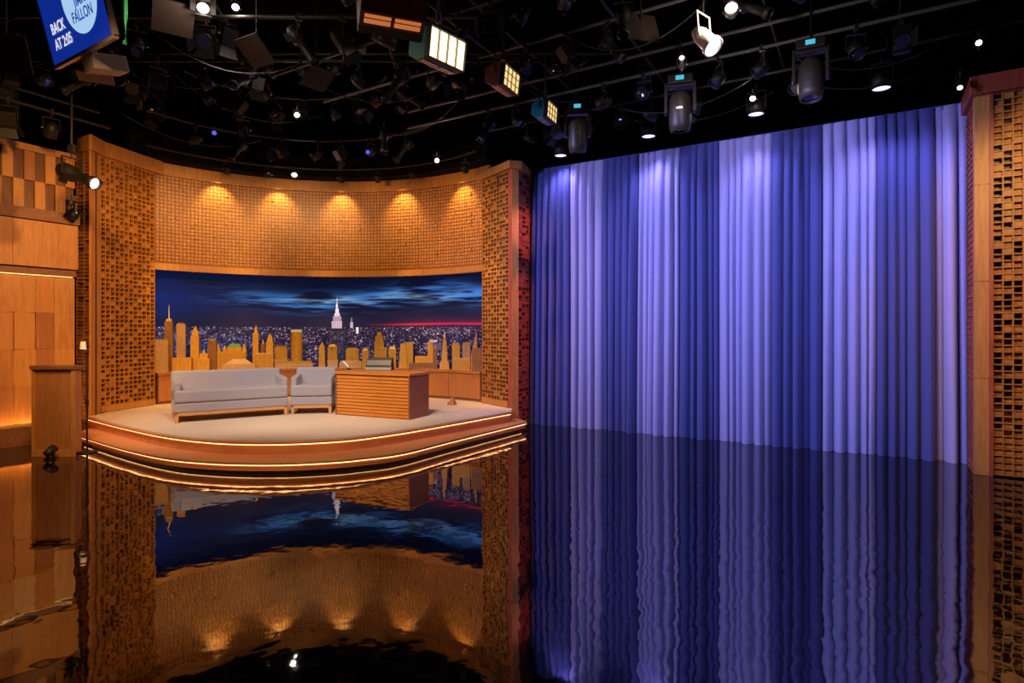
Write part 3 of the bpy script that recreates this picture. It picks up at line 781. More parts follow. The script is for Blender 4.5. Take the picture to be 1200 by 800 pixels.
lp = at(443.5, 433, 1); t = (H - ZD) * F / (433.5 - CY); lpos = Vector(((443.5 - CX) / F * t, t, ZD))
mon = empty('desk_monitor', lpos, dang * 0.4, 'low black and grey monitor box lying on the desk', 'monitor')
w = 33 / F * t
mb = MB(); hh = 14.5 / F * t
mb.add([(-w / 2, -0.03, 0.0), (w / 2, -0.03, 0), (w / 2, 0.14, 0), (-w / 2, 0.14, 0), (-w / 2 * .92, 0.06, hh), (w / 2 * .92, 0.06, hh), (w / 2 * .92, 0.12, hh), (-w / 2 * .92, 0.12, hh)],
       [(0, 3, 2, 1), (4, 5, 6, 7), (0, 1, 5, 4), (1, 2, 6, 5), (2, 3, 7, 6), (3, 0, 4, 7)])
mb.build('housing', BLACK2, mon, bevel=0.006)
tl = math.atan2(0.09, hh)
sm = Matrix.Translation((0, -0.03, 0)) @ Matrix.Rotation(-tl, 4, 'X')
MB().box(-w / 2 * .9, w / 2 * .9, -0.006, 0.002, hh * 0.42, hh * 0.84, sm).build('grey_band', plain('grey_plastic', (0.15, 0.14, 0.13, 1), 0.4), mon)
MB().box(-w / 2 * .98, w / 2 * .98, -0.012, 0.002, 0.004, hh * 0.22, sm).build('lower_lip', plain('pale_grey_plastic', (0.24, 0.23, 0.22, 1), 0.5), mon)
tm = (H - ZD) * F / (432.8 - CY); mp_ = Vector(((409 - CX) / F * tm, tm, ZD))
mic = empty('desk_microphone', mp_, 0, 'white tilted desk microphone with a dark base', 'microphone')
MB().lathe([(0.001, 0.022), (0.03, 0.022), (0.042, 0.012), (0.045, 0.0), (0.001, 0.0)], 18).build('base', BLACK, mic)
MB().cyl((0.0, 0, 0.02), (-0.035, -0.01, 0.07), 0.010, 0.012, 10).build('neck', BLACK2, mic)
MB().cyl((-0.005, -0.005, 0.04), (-0.105, -0.02, 0.155), 0.014, 0.02, 14).build('head', plain('white_plastic', (0.8, 0.78, 0.72, 1), 0.5), mic)
bx = onz(529.5, 474, ZS)
wb = empty('wooden_box', bx, -0.3, 'small wooden floor box at the foot of the counter behind the desk', 'box')
MB().box(-0.075, 0.075, -0.06, 0.06, 0, 0.06).build('base', W_COUNTER, wb, bevel=0.005)
MB().box(-0.02, 0.055, -0.045, 0.045, 0.06, 0.14).build('block', W_COUNTER, wb, bevel=0.005)

# ------------------------------------------------------------------ lectern, slim stand, floor spot
la = onz(35.5, 535.5, 0); lb = onz(86.5, 535.5, 0)
M, LW = frame2(la, lb)
lec = empty('lectern', (la + lb) / 2, math.atan2(lb.y - la.y, lb.x - la.x), 'tall plain wooden lectern in front of the panelled wall', 'lectern')
hw = LW / 2
MB().box(-hw + .02, hw - .02, 0.03, 0.19, 0.06, 1.28).build('body', wood('lectern_wood', (0.30, 0.12, 0.04, 1), (0.40, 0.17, 0.06, 1)), lec, bevel=0.004)
f_ = MB(); f_.box(-hw + .01, -hw + .05, 0.005, 0.06, 0.0, 1.29); f_.box(hw - .05, hw - .01, 0.005, 0.06, 0.0, 1.29); f_.box(-hw + .05, hw - .05, 0.005, 0.06, 0.0, 0.10)
f_.build('face_frame', W_ORANGE, lec, bevel=0.004)
MB().box(-hw - .005, hw + .005, -0.02, 0.20, 1.29, 1.35).build('top', W_BROWN, lec, bevel=0.008)
sp = onz(102, 530, 0)
st = empty('slim_stand', sp, 0, 'slim black floor stand with a white cup on top, beside the lectern', 'stand')
MB().lathe([(0.001, 0.035), (0.03, 0.032), (0.13, 0.018), (0.14, 0.01), (0.14, 0), (0.001, 0)], 28).build('base', BLACK, st)
MB().cyl((0, 0, 0.03), (0, 0, 0.78), 0.013, n=10).cyl((0, 0, 0.74), (0, 0, 1.56), 0.009, n=10).cyl((0, 0, 0.72), (0, 0, 0.80), 0.02, n=10).build('pole', BLACK, st)
MB().box(-0.10, 0.02, -0.04, 0.04, 1.555, 1.58).build('cradle', CHROME, st)
MB().cyl((-0.06, 0, 1.58), (-0.06, 0, 1.70), 0.045, 0.035, 16).build('cup', plain('cream_plastic', (0.75, 0.68, 0.58, 1), 0.5), st)
fp = onz(60, 538, 0) + Vector((0, -0.02, 0))
fs = empty('floor_spotlight', fp, R(160), 'small black spotlight standing on the floor in front of the lectern', 'spotlight')
MB().box(-0.06, 0.06, -0.05, 0.05, 0, 0.02).build('foot', BLACK, fs)
MB().box(-0.075, -0.065, -0.015, 0.015, 0.01, 0.13).box(0.065, 0.075, -0.015, 0.015, 0.01, 0.13).box(-0.075, 0.075, -0.015, 0.015, 0.008, 0.02).build('yoke', BLACK, fs)
mm = Matrix.Translation((0, 0, 0.12)) @ Matrix.Rotation(R(-35), 4, 'X')
MB().lathe([(0.001, -0.07), (0.05, -0.07), (0.058, -0.03), (0.06, 0.08), (0.052, 0.08), (0.045, 0.06), (0.001, 0.06)], 18, mm, 'y').build('lamp_body', BLACK2, fs)

# ------------------------------------------------------------------ curtain
CL = V(0.433, 12.12); CRR = V(6.436, 8.5)
cdir = (CRR - CL).normalized(); cnor = Vector((cdir.y, -cdir.x, 0))     # towards the room
if cnor.y > 0: cnor = -cnor


def s_at(px):
    k = (px - CX) / F
    return (CL.x - k * CL.y) / (k * cdir.y - cdir.x)


edges_px = [625, 669, 708, 749, 797, 843, 905, 964, 1027, 1096]
edges = [s_at(p) for p in edges_px] + [s_at(1137) + 0.12]
edges[0] -= 0.02
def cloth(name, c):
    m, nt, b = new_mat(name)
    tc = nt.nodes.new('ShaderNodeTexCoord'); mp = nt.nodes.new('ShaderNodeMapping'); mp.inputs['Scale'].default_value = (40, 40, 2)
    n = nt.nodes.new('ShaderNodeTexNoise'); n.inputs['Scale'].default_value = 1.0
    nt.links.new(tc.outputs['Object'], mp.inputs['Vector']); nt.links.new(mp.outputs['Vector'], n.inputs['Vector'])
    mx = nt.nodes.new('ShaderNodeMix'); mx.data_type = 'RGBA'
    mx.inputs[6].default_value = tuple(x * 0.88 for x in c[:3]) + (1,); mx.inputs[7].default_value = c
    nt.links.new(n.outputs['Fac'], mx.inputs[0]); nt.links.new(mx.outputs[2], b.inputs['Base Color'])
    b.inputs['Roughness'].default_value = 0.85; b.inputs['Sheen Weight'].default_value = 0.15
    b.inputs['Specular IOR Level'].default_value = 0.2
    return m


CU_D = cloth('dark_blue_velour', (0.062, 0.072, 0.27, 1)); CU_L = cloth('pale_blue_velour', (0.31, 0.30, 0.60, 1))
ZT = 5.10
cur = empty('stage_curtain', (CL + CRR) / 2, 0, 'tall striped blue stage curtain in pleated folds touching the glossy floor', 'curtain')
rc = random.Random(5)
# pleat boundaries shared by all rows
pl_edges = []
for a, b in zip(edges[:-1], edges[1:]):
    nfold = max(4, round((b - a) / 0.135)); 
    ws_ = [rc.uniform(0.6, 1.45) for _ in range(nfold)]; tot = sum(ws_); s = a; arr = [a]
    for w_ in ws_: s += w_ / tot * (b - a); arr.append(s)
    pl_edges.append(arr)
for k, arr in enumerate(pl_edges):
    xs = []; amp = []; lean = []
    for a, b in zip(arr[:-1], arr[1:]):
        A = rc.uniform(0.10, 0.20) * min(1.25, (b - a) / 0.13); L_ = rc.uniform(-0.5, 0.5); drift = rc.uniform(-0.035, 0.035)
        m_ = 10
        for i in range(m_):
            xs.append((a, b, i / m_, A, L_, drift))
    xs.append((arr[-2], arr[-1], 1.0, amp[-1] if amp else 0.05, 0, 0))
    rows = 24; v = []; f = []
    for j in range(rows):
        tz = j / (rows - 1); z = 0.003 + (ZT - 0.003) * tz
        for (a, b, t, A, L_, dr) in xs:
            prof = abs(math.sin(math.pi * t)) ** 0.38
            depth = A * prof * (0.75 + 0.35 * (1 - tz)) * (1 - 0.7 * tz ** 14) + 0.012 * math.sin(3 * a + 4 * tz) + 0.012 * L_ * math.sin(math.pi * t) * math.sin(5 * tz + 9 * a)
            s = a + (b - a) * t + dr * (1 - tz) * math.sin(math.pi * t) + 0.015 * math.sin(2.2 * a + 2 * tz) * math.sin(math.pi * t)
            p = CL + cdir * s + cnor * depth
            v.append((p.x, p.y, z))
    nx = len(xs)
    for j in range(rows - 1):
        for i in range(nx - 1):
            f.append((j * nx + i, j * nx + i + 1, (j + 1) * nx + i + 1, (j + 1) * nx + i))
    mb = MB(); mb.add(v, f, smooth=True)
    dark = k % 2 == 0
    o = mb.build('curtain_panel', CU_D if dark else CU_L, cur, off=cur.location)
    o['label'] = 'dark blue stripe' if dark else 'pale lavender blue stripe'
    sd = o.modifiers.new('thick', 'SOLIDIFY'); sd.thickness = 0.006; sd.offset = -1; sd.use_rim = False
# header tape and chain hem
hm = MB()
M, L_ = frame2(CL + cnor * 0.0, CL + cdir * edges[-1] + cnor * 0.0)
MB().box(0, L_, 0.0, 0.006, ZT - 0.05, ZT + 0.02, M).build('header_tape', CU_D, cur, off=cur.location)

# ------------------------------------------------------------------ lamps of the grid
def aim_mat(pitch, z): return Matrix.Translation((0, 0, z)) @ Matrix.Rotation(R(pitch), 4, 'X')   # head axis -y, positive pitch -> down


def make_clamp(r, hang=0.0):
    mb = MB(); mb.box(-0.025, 0.025, -0.045, 0.045, -0.06, 0.05); mb.cyl((0, 0, -0.05), (0, 0, -0.12 - hang), 0.012, n=8)
    mb.build('clamp', BLACK2, r)


def make_par(kind, pitch, lens):
    r = empty('spotlight', (0, 0, 0)); make_clamp(r)
    zc = -0.34; m = aim_mat(pitch, zc)
    y = MB(); y.box(-0.135, 0.135, -0.015, 0.015, -0.135, -0.125)
    for s in (-1, 1): y.box(s * 0.135 - 0.004, s * 0.135 + 0.004, -0.018, 0.018, -0.36, -0.125)
    y.build('yoke', BLACK2, r)
    MB().cyl((0.13, 0, zc), (0.165, 0, zc), 0.02, 0.016, 10).build('knob', CHROME, r)
    if kind == 'par':
        MB().lathe([(0.001, -0.14), (0.06, -0.14), (0.10, -0.06), (0.115, 0.0), (0.115, 0.16), (0.105, 0.16), (0.105, 0.12)], 20, m, 'y').build('body', BLACK, r)
        MB().lathe([(0.001, 0.125), (0.06, 0.122), (0.106, 0.115)], 20, m, 'y').build('lens', lens, r)
    elif kind == 'profile':
        MB().lathe([(0.001, -0.20), (0.08, -0.20), (0.11, -0.14), (0.11, 0.02), (0.07, 0.05), (0.07, 0.34), (0.088, 0.36), (0.088, 0.44), (0.076, 0.44), (0.076, 0.40)], 20, m, 'y').build('body', BLACK, r)
        MB().lathe([(0.001, 0.41), (0.04, 0.408), (0.077, 0.40)], 20, m, 'y').build('lens', lens, r)
        MB().box(-0.02, 0.02, 0.05, 0.17, -0.16, -0.10, m).build('cable_box', BLACK2, r)
    elif kind == 'fresnel':
        MB().box(-0.12, 0.12, -0.12, 0.14, -0.12, 0.13, m).lathe([(0.118, 0.11), (0.118, 0.16), (0.10, 0.16), (0.10, 0.13)], 20, m, 'y').build('body', BLACK, r, bevel=0.01)
        MB().lathe([(0.001, 0.152), (0.05, 0.148), (0.102, 0.14)], 20, m, 'y').build('lens', lens, r)
        for kx, ang in ((0, 0), (1, 90), (2, 180), (3, 270)):
            fm = m @ Matrix.Translation((0, -0.165, 0)) @ Matrix.Rotation(R(ang), 4, 'Y') @ Matrix.Translation((0, 0, 0.115)) @ Matrix.Rotation(R(-32), 4, 'X')
            MB().add([(-0.11, 0, 0), (0.11, 0, 0), (0.15, -0.17, 0), (-0.15, -0.17, 0), (-0.11, 0.003, 0.004), (0.11, 0.003, 0.004), (0.15, -0.17, 0.004), (-0.15, -0.17, 0.004)],
                     [(0, 1, 2, 3), (7, 6, 5, 4), (0, 4, 5, 1), (1, 5, 6, 2), (2, 6, 7, 3), (3, 7, 4, 0)], fm).build('barn_door', BLACK, r)
    return r


protos = {}
ORD = ['first', 'second', 'third', 'fourth', 'fifth', 'sixth', 'seventh', 'eighth', 'ninth', 'tenth', 'eleventh', 'twelfth', 'thirteenth', 'fourteenth', 'fifteenth', 'sixteenth']


def spot(kind, pitch, lens, loc, yaw, label, group=None, sc=0.8):
    key = (kind, pitch, lens.name)
    if key not in protos:
        protos[key] = make_par(kind, pitch, lens); o = protos[key]
    else: o = copy_tree(protos[key])
    o.location = loc; o.rotation_euler = (0, 0, yaw); o.scale = (sc, sc, sc); placed.append(Vector(loc))
    tag(o, label, 'spotlight', group)
    return o


def yaw_to(p, q):   # head axis -y turned towards q
    d = Vector(q) - Vector(p); return math.atan2(d.x, -d.y)


def pipe(name, pts, label, r=0.024, mat=None, cat='pipe', group=None):
    o = MB().tube(pts, r, 8)
    c = sum((Vector(p) for p in pts), Vector()) / len(pts)
    ob = o.build(name, mat or BLACK2, None, off=c); ob.location = c
    return tag(ob, label, cat, group)


def drop(loc, top=8.6): return loc


# --- rows of pipes
LIT_PIPE = plain('bounce_lit_pipe', (0.10, 0.095, 0.10, 1), 0.4)  # lighter grey stands for light the curtain bounces onto these pipes
cp = lambda s, off, z: (CL + cdir * s + cnor * off) + Vector((0, 0, z))
pipe('rigging_pipe', [cp(-0.6, 0.95, 5.72), cp(7.6, 0.95, 5.72)], 'black pipe carrying the violet downlights right in front of the curtain')
pipe('rigging_pipe', [cp(-1.5, 2.1, 5.62), cp(8.0, 2.1, 5.62)], 'pipe greyed for bounced light, carrying the moving heads, second pipe out from the curtain', mat=LIT_PIPE)
pipe('rigging_pipe', [cp(-1.5, 2.1, 5.92), cp(8.0, 2.1, 5.92)], 'pipe greyed for bounced light, running just above the one that carries the moving heads', mat=LIT_PIPE)
pipe('rigging_pipe', [cp(-2.5, 3.2, 5.95), cp(8.0, 3.2, 5.95)], 'pipe greyed for bounced light, third out from the curtain', mat=LIT_PIPE)
pipe('rigging_pipe', [cp(-2.5, 4.3, 6.0), cp(8.0, 4.3, 6.0)], 'black pipe fourth out from the curtain, above the soft lights')
pipe('curved_pipe', [arc(t, -0.45) + Vector((0, 0, 5.42)) for t in np.linspace(-0.05, 1.05, 40)], 'curved black pipe following the top of the tiled alcove wall')
pipe('curved_pipe', [arc(t, -1.5) + Vector((0, 0, 5.72)) for t in np.linspace(-0.15, 1.15, 40)], 'curved black pipe over the front of the sofa, second from the alcove wall')
pipe('rigging_pipe', [(-8.5, 8.6, 5.75), (0.4, 8.6, 5.75)], 'straight black pipe crossing above the stage steps')
pipe('rigging_pipe', [(-8.5, 7.3, 5.7), (-0.4, 7.3, 5.7)], 'straight black pipe crossing in front of the stage, nearest the viewer')
pipe('rigging_pipe', [WS + Vector((1.0, -0.6, 5.25)), WL1 + Vector((0.95, -0.5, 5.25))], 'lower black pipe running along the panelled wall')
pipe('rigging_pipe', [WS + Vector((0.7, -0.4, 5.55)), WL1 + Vector((0.7, -0.4, 5.55))], 'upper black pipe running along the panelled wall')
pipe('rigging_pipe', [(-2.2, 4.6, 6.1), (1.2, 10.8, 6.1)], 'black pipe from which the teal and maroon soft lights hang')

pipe('curved_pipe', [arc(t, -2.6) + Vector((0, 0, 6.15)) for t in np.linspace(-0.2, 1.2, 40)], 'curved black pipe high over the stage, third from the alcove wall')
pipe('rigging_pipe', [(-8.5, 10.0, 6.5), (1.8, 10.0, 6.5)], 'straight black pipe hung high over the sofa')
for k, (sx, wh) in enumerate(((0.9, 'near the alcove pillar'), (2.9, 'behind a moving head'), (4.7, 'over a downlight'), (6.2, 'nearest the foreground pillar'))):
    pipe('cross_pipe', [cp(sx, 0.3, 6.02), cp(sx, 5.6, 6.2)], f'black cross pipe running away from the curtain, {wh}')
for k, (x0, wh) in enumerate(((-6.6, 'nearest the panelled wall'), (-4.4, 'above the sofa'), (-2.0, 'above the desk'))):
    pipe('cross_pipe', [(x0 * .8, 6.0, 6.0), (x0 * 1.05, 12.0, 6.3)], f'black cross pipe over the stage, {wh}')
# --- violet downlights over the curtain
placed = []
def downlight(px, py, z, label, r=0.125):
    Y = F * (z - H) / (CY - py); p = Vector(((px - CX) / F * Y, Y, z))
    placed.append(p + Vector((0, 0, .45))); o = empty('downlight', p, math.atan2(cnor.x, -cnor.y), label, 'downlight', None)
    MB().lathe([(0.001, 0.24), (0.07, 0.24), (r, 0.16), (r, -0.005), (r - 0.012, -0.005), (r - 0.012, 0.03)], 24).build('body', BLACK, o)
    MB().lathe([(0.001, -0.004), (r * 0.6, 0.0), (r - 0.010, 0.012)], 24).build('lens', LENS_V, o)
    y_ = MB()
    for s in (-1, 1): y_.box(s * (r + 0.012) - 0.004, s * (r + 0.012) + 0.004, -0.02, 0.02, 0.08, 0.36)
    y_.box(-r - 0.016, r + 0.016, -0.02, 0.02, 0.352, 0.36); y_.cyl((0, 0, 0.36), (0, 0, 5.72 - z), 0.012, n=8)
    y_.build('yoke', BLACK2, o)
    return p


DL = []
for k, (px, py, nm) in enumerate(((1033, 104, 'nearest the foreground pillar'), (886, 134, 'second from the foreground pillar'), (760, 160, 'third from the foreground pillar'), (657, 182.5, 'near the alcove pillar'))):
    DL.append(downlight(px, py, 5.24, f'lit violet round downlight above the curtain, {nm}'))

# --- moving heads
def moving_head(p, rz, tilt, label):
    placed.extend([p + Vector((0, 0, .1)), p + Vector((0, 0, .5))]); o = empty('moving_head_light', p, rz, label, 'stage light')
    MB().box(-0.17, 0.17, -0.13, 0.13, 0.32, 0.45).build('base', BLACK2, o, bevel=0.02)
    MB().box(-0.012, 0.012, -0.03, 0.03, 0.45, 0.95).build('clamp', BLACK, o)
    a = MB()
    for s in (-1, 1): a.box(s * 0.19 - 0.025, s * 0.19 + 0.025, -0.07, 0.07, -0.06, 0.36)
    a.box(-0.21, 0.21, -0.07, 0.07, 0.29, 0.34); a.build('yoke', BLACK2, o, bevel=0.015)
    m = Matrix.Rotation(R(tilt), 4, 'X')
    h = MB(); h.lathe([(0.001, 0.24), (0.09, 0.23), (0.145, 0.15), (0.155, 0.0), (0.15, -0.2), (0.13, -0.30), (0.115, -0.30), (0.115, -0.27)], 20, m)
    h.build('head', plain('warm_grey_shell', (0.035, 0.028, 0.02, 1), 0.45), o)
    MB().lathe([(0.001, -0.285), (0.08, -0.28), (0.117, -0.275)], 20, m).build('lens', LENS_OFF, o)
    MB().box(-0.06, 0.05, -0.136, -0.128, 0.36, 0.42).build('display', CYAN, o)
    MB().box(-0.05, 0.03, -0.165, -0.15, -0.02, 0.005, m).build('badge', CHROME, o)
    return o


moving_head(at(797, 128, 8.3), yaw_to((2.3, 8.3, 0), (0, 0, 0)), 8, 'dark moving head light with cyan display, middle one of three before the curtain')
moving_head(at(950, 90, 7.6), yaw_to((3.7, 7.5, 0), (0, 0, 0)), -6, 'dark moving head light with cyan display, closest to the foreground pillar')
moving_head(at(677, 156, 9.6), yaw_to((1.1, 9.5, 0), (0, 0, 0)), 12, 'dark moving head light with cyan display, beside the smaller teal soft light')

# --- soft lights
TEAL = plain('teal_paint', (0.003, 0.15, 0.16, 1), 0.45); MAROON = plain('maroon_paint', (0.17, 0.03, 0.02, 1), 0.45)
SOFT1 = emit('bright_tubes', (1.0, 0.76, 0.42, 1), 2.3); SOFT2 = emit('warm_tubes', (1.0, 0.66, 0.26, 1), 1.25)
ALU = plain('aluminium', (0.6, 0.58, 0.55, 1), 0.35, metal=0.9)


def soft_light(p, target, w, paint, lit, label, top_z, roll=0.0, cells=4, rows=3, vent=None):
    """Origin at the centre of the box; emission side +x local after aiming, hung on a pole."""
    d = (Vector(target) - Vector(p)).normalized()
    o = empty('soft_light', p, 0, label, 'soft light')
    z = -d
    x = Vector((0, 0, 1)).cross(z).normalized(); y = z.cross(x)
    M3 = Matrix((x, y, z)).transposed().to_4x4() @ Matrix.Rotation(roll, 4, 'Z')
    h = w * 0.62; dp = w * 0.5
    b = MB()      # tapered housing, open front toward -z
    b.frustum(w * 0.78, h * 0.72, w, h, 0, 0, M=M3) if False else None
    v = [(-w / 2, -h / 2, -dp * .3), (w / 2, -h / 2, -dp * .3), (w / 2, h / 2, -dp * .3), (-w / 2, h / 2, -dp * .3), (-w / 2, -h / 2, dp * .25), (w / 2, -h / 2, dp * .25), (w / 2, h / 2, dp * .25), (-w / 2, h / 2, dp * .25),
         (-w / 2, -h * .30, dp * .7), (w / 2, -h * .30, dp * .7), (w / 2, h * .30, dp * .7), (-w / 2, h * .30, dp * .7)]
    b.add(v, [(0, 1, 5, 4), (2, 3, 7, 6), (1, 2, 6, 5), (3, 0, 4, 7), (4, 5, 9, 8), (6, 7, 11, 10), (5, 6, 10, 9), (7, 4, 8, 11), (8, 9, 10, 11)], M3)
    hb = b.build('housing', paint, o); sd = hb.modifiers.new('t', 'SOLIDIFY'); sd.thickness = 0.008
    vn = MB()
    for s in (-1, 1):
        vn.box(s * w * .23 - w * .2, s * w * .23 + w * .2, -h / 2 - 0.012, -h / 2 + 0.004, -dp * .16, -dp * .02, M3)
        vn.box(s * w * .23 - w * .2, s * w * .23 + w * .2, -h / 2 - 0.012, -h / 2 + 0.004, dp * .06, dp * .16, M3)
    vn.build('vent', vent or ALU, o)
    lv = MB()     # egg crate snoot
    e = -dp * .3; e2 = -dp * .62
    lv.box(-w / 2, w / 2, h / 2 - .006, h / 2, e2, e, M3).box(-w / 2, w / 2, -h / 2, -h / 2 + .006, e2, e, M3)
    lv.box(-w / 2, -w / 2 + .006, -h / 2, h / 2, e2, e, M3).box(w / 2 - .006, w / 2, -h / 2, h / 2, e2, e, M3)
    lv.build('snoot', BLACK, o)
    gr = MB()
    for k in range(1, cells): gr.box(-w / 2 + w * k / cells - .004, -w / 2 + w * k / cells + .004, -h / 2, h / 2, e2 + .004, e2 + .02, M3)
    for k in range(1, rows): gr.box(-w / 2, w / 2, -h / 2 + h * k / rows - .003, -h / 2 + h * k / rows + .003, e2 + .004, e2 + .02, M3)
    gr.build('louvre', plain('louvre_grey', (.45, .38, .3, 1), .5), o)
    tb = MB()
    for k in range(cells):
        xx = -w / 2 + w * (k + .5) / cells
        tb.box(xx - w / cells * .42, xx + w / cells * .42, -h / 2 + .012, h / 2 - .012, e2 + .022, e2 + .03, M3)
    tb.build('lamp_tube', lit, o)
    yk = MB()
    a = M3 @ Vector((-w / 2 - .02, 0, 0)); c = M3 @ Vector((w / 2 + .02, 0, 0)); up = Vector((0, 0, h * .95))
    yk.tube([a, a + up, c + up, c], 0.010, 8); mid = (a + c) / 2 + up
    yk.build('yoke', BLACK2, o)
    MB().cyl(mid, (mid.x, mid.y, top_z - p[2]), 0.016, n=10).cyl(mid, mid + Vector((0, 0, .12)), 0.03, n=10).build('hanging_pole', CHROME, o)
    return o


def sl(px, py, Y, tgt, w, paint, lit, label, cells=4, roll=0, rows=3, vent=None):
    p = at(px, py, Y); soft_light(p, tgt, w, paint, lit, label, 6.1, roll, cells, rows, vent); return p


S0 = sl(459, 8, 5.6, (-2.6, 9.6, 3.4), 0.60, MAROON, SOFT2, 'maroon soft light seen from behind, nearest the viewer at the top of the frame', vent=emit('leak_lit_vent', (1, .28, .08, 1), .5))  # vents emit to stand for lamp light leaking out
S1 = sl(514, 60, 6.5, (2.6, 3.6, 4.3), 0.52, TEAL, SOFT1, 'teal soft light with four bright white tubes, bigger of the two teal ones', rows=1)
S2 = sl(590, 94, 8.0, (4.6, 5.6, 4.6), 0.45, MAROON, SOFT2, 'maroon soft light with a glowing yellow face hanging between the two teal ones')
S3 = sl(639, 132, 9.3, (5.4, 7.0, 4.8), 0.42, TEAL, SOFT2, 'smaller teal soft light hanging nearest the curtain')

# --- hanging screen
scr = empty('hanging_screen', (0, 0, 0), 0, 'blue hanging screen with white lettering and a round pale logo', 'screen')
ymon = 5.0
pbr = at(133, 41, ymon); zb = pbr.z; Yl = F * (zb - H) / (CY - 77); pbl = Vector(((65 - CX) / F * Yl, Yl, zb))
scr.location = pbl
ex = (pbr - pbl); SWD = ex.length; ex.normalize(); nn = Vector((ex.y, -ex.x, 0))
if nn.y > 0: nn = -nn
tilt = R(14)
ez = (Vector((0, 0, 1)) * math.cos(tilt) + nn * math.sin(tilt)).normalized(); ey = ez.cross(ex)
MS = Matrix((ex, ey, ez)).transposed().to_4x4()      # x along the bottom edge, z up the screen, -y out of the face
SHT = SWD * 0.80
BLUE = emit('blue_screen', (0.004, 0.025, 0.30, 1), 0.85); PALE = emit('pale_logo', (0.42, 0.66, 0.95, 1), 0.9)
INK = emit('blue_ink', (0.01, 0.06, 0.42, 1), 0.8); WHITE = emit('white_ink', (0.85, 0.88, 1, 1), 0.9)
sgn = -1 if ey.dot(nn) < 0 else 1      # direction of the face along local y
FY = 1 if ey.dot(nn) > 0 else -1
MB().box(0, SWD, 0, -FY * 0.06, 0, SHT, MS).build('casing', BLACK2, scr) if FY > 0 else MB().box(0, SWD, 0.0, 0.06, 0, SHT, MS).build('casing', BLACK2, scr)
f_ = MB(); g = FY * 0.012
lo_, hi_ = min(g, -FY * .03), max(g, -FY * .03)
f_.box(-.015, SWD + .015, lo_, hi_, -.03, 0, MS).box(-.015, SWD + .015, lo_, hi_, SHT, SHT + .03, MS).box(-.015, 0, lo_, hi_, 0, SHT, MS).box(SWD, SWD + .03, lo_, hi_, 0, SHT, MS)
f_.build('bezel', plain('brass_frame', (.5, .36, .24, 1), .35, metal=.6), scr)
y1, y2 = sorted((0.0, FY * 0.003)); MB().box(0, SWD, y1, y2, 0, SHT, MS).build('display', BLUE, scr)
fc = 0.0045 * FY
lc = (SWD * 0.645, 0.41); lr = SWD * 0.27
ring = [(lc[0] + lr * math.cos(2 * math.pi * k / 48), fc, lc[1] + lr * math.sin(2 * math.pi * k / 48)) for k in range(48)]
MB().add(ring, [tuple(range(48))], MS).build('round_logo', PALE, scr)


def text(body, x, z, size, mat, name, off=0.007, align='LEFT', shear=0.0, xs=0.8):
    c = bpy.data.curves.new(name, 'FONT'); c.body = body; c.size = size; c.align_x = align; c.extrude = 0.0008; c.offset = size * 0.012; c.shear = shear
    t = bpy.data.objects.new('t', c); col.objects.link(t)
    dg = bpy.context.evaluated_depsgraph_get(); dg.update()
    me = bpy.data.meshes.new_from_object(t.evaluated_get(dg)); bpy.data.objects.remove(t)
    for v in me.vertices: v.co = MS @ Vector((x + v.co.x * xs, off * FY + v.co.z, z + v.co.y))
    me.name = name; me.materials.clear(); me.materials.append(mat)
    o = bpy.data.objects.new(name, me); col.objects.link(o); o.parent = scr


text('BACK', SWD * 0.10, SHT * 0.27, SWD * 0.115, WHITE, 'lettering')
text('AT 2:05', SWD * 0.10, SHT * 0.12, SWD * 0.115, WHITE, 'lettering')
text('TONIGHT', lc[0], lc[1] + lr * 0.40, lr * 0.40, INK, 'logo_lettering', align='CENTER')
text('SHOW', lc[0], lc[1] + lr * 0.08, lr * 0.42, INK, 'logo_lettering', align='CENTER')
text('JIMMY', lc[0] + lr * 0.12, lc[1] - lr * 0.24, lr * 0.40, INK, 'logo_lettering', align='CENTER')
text('FALLON', lc[0], lc[1] - lr * 0.62, lr * 0.42, INK, 'logo_lettering', align='CENTER')
BEIGE = plain('beige_metal', (.62, .46, .30, 1), .45)
by = -FY
MB().box(SWD * .40, SWD * .58, min(by * .02, by * .16), max(by * .05, by * .32), -.16, -.02, MS).build('mount_block', BEIGE, scr, bevel=.008)
MB().box(SWD * .45, SWD * .55, min(by * .1, by * .2), max(by * .1, by * .2), SHT * .4, SHT + 0.7, MS).build('hanger', BLACK2, scr)
sh = empty('mounting_plate', at(112, 92, 5.9), 0.5, 'brown flat mounting plate hanging just below the blue screen', 'plate')
MB().box(-.15, .15, -.13, .13, 0, .02).build('plate', plain('brown_plate', (.12, .07, .035, 1), .6), sh)
MB().cyl((0, 0, .02), (0, 0, 1.2), .012, n=8).build('rod', BLACK2, sh)

# --- individually visible lamps
def row_lamp(kind, px, py, Y, pitch, lens, target, label, group=None, sc=0.8):
    p = at(px, py, Y); p.z += 0.34 * sc
    return spot(kind, pitch, lens, p, yaw_to(p, target), label, group, sc)


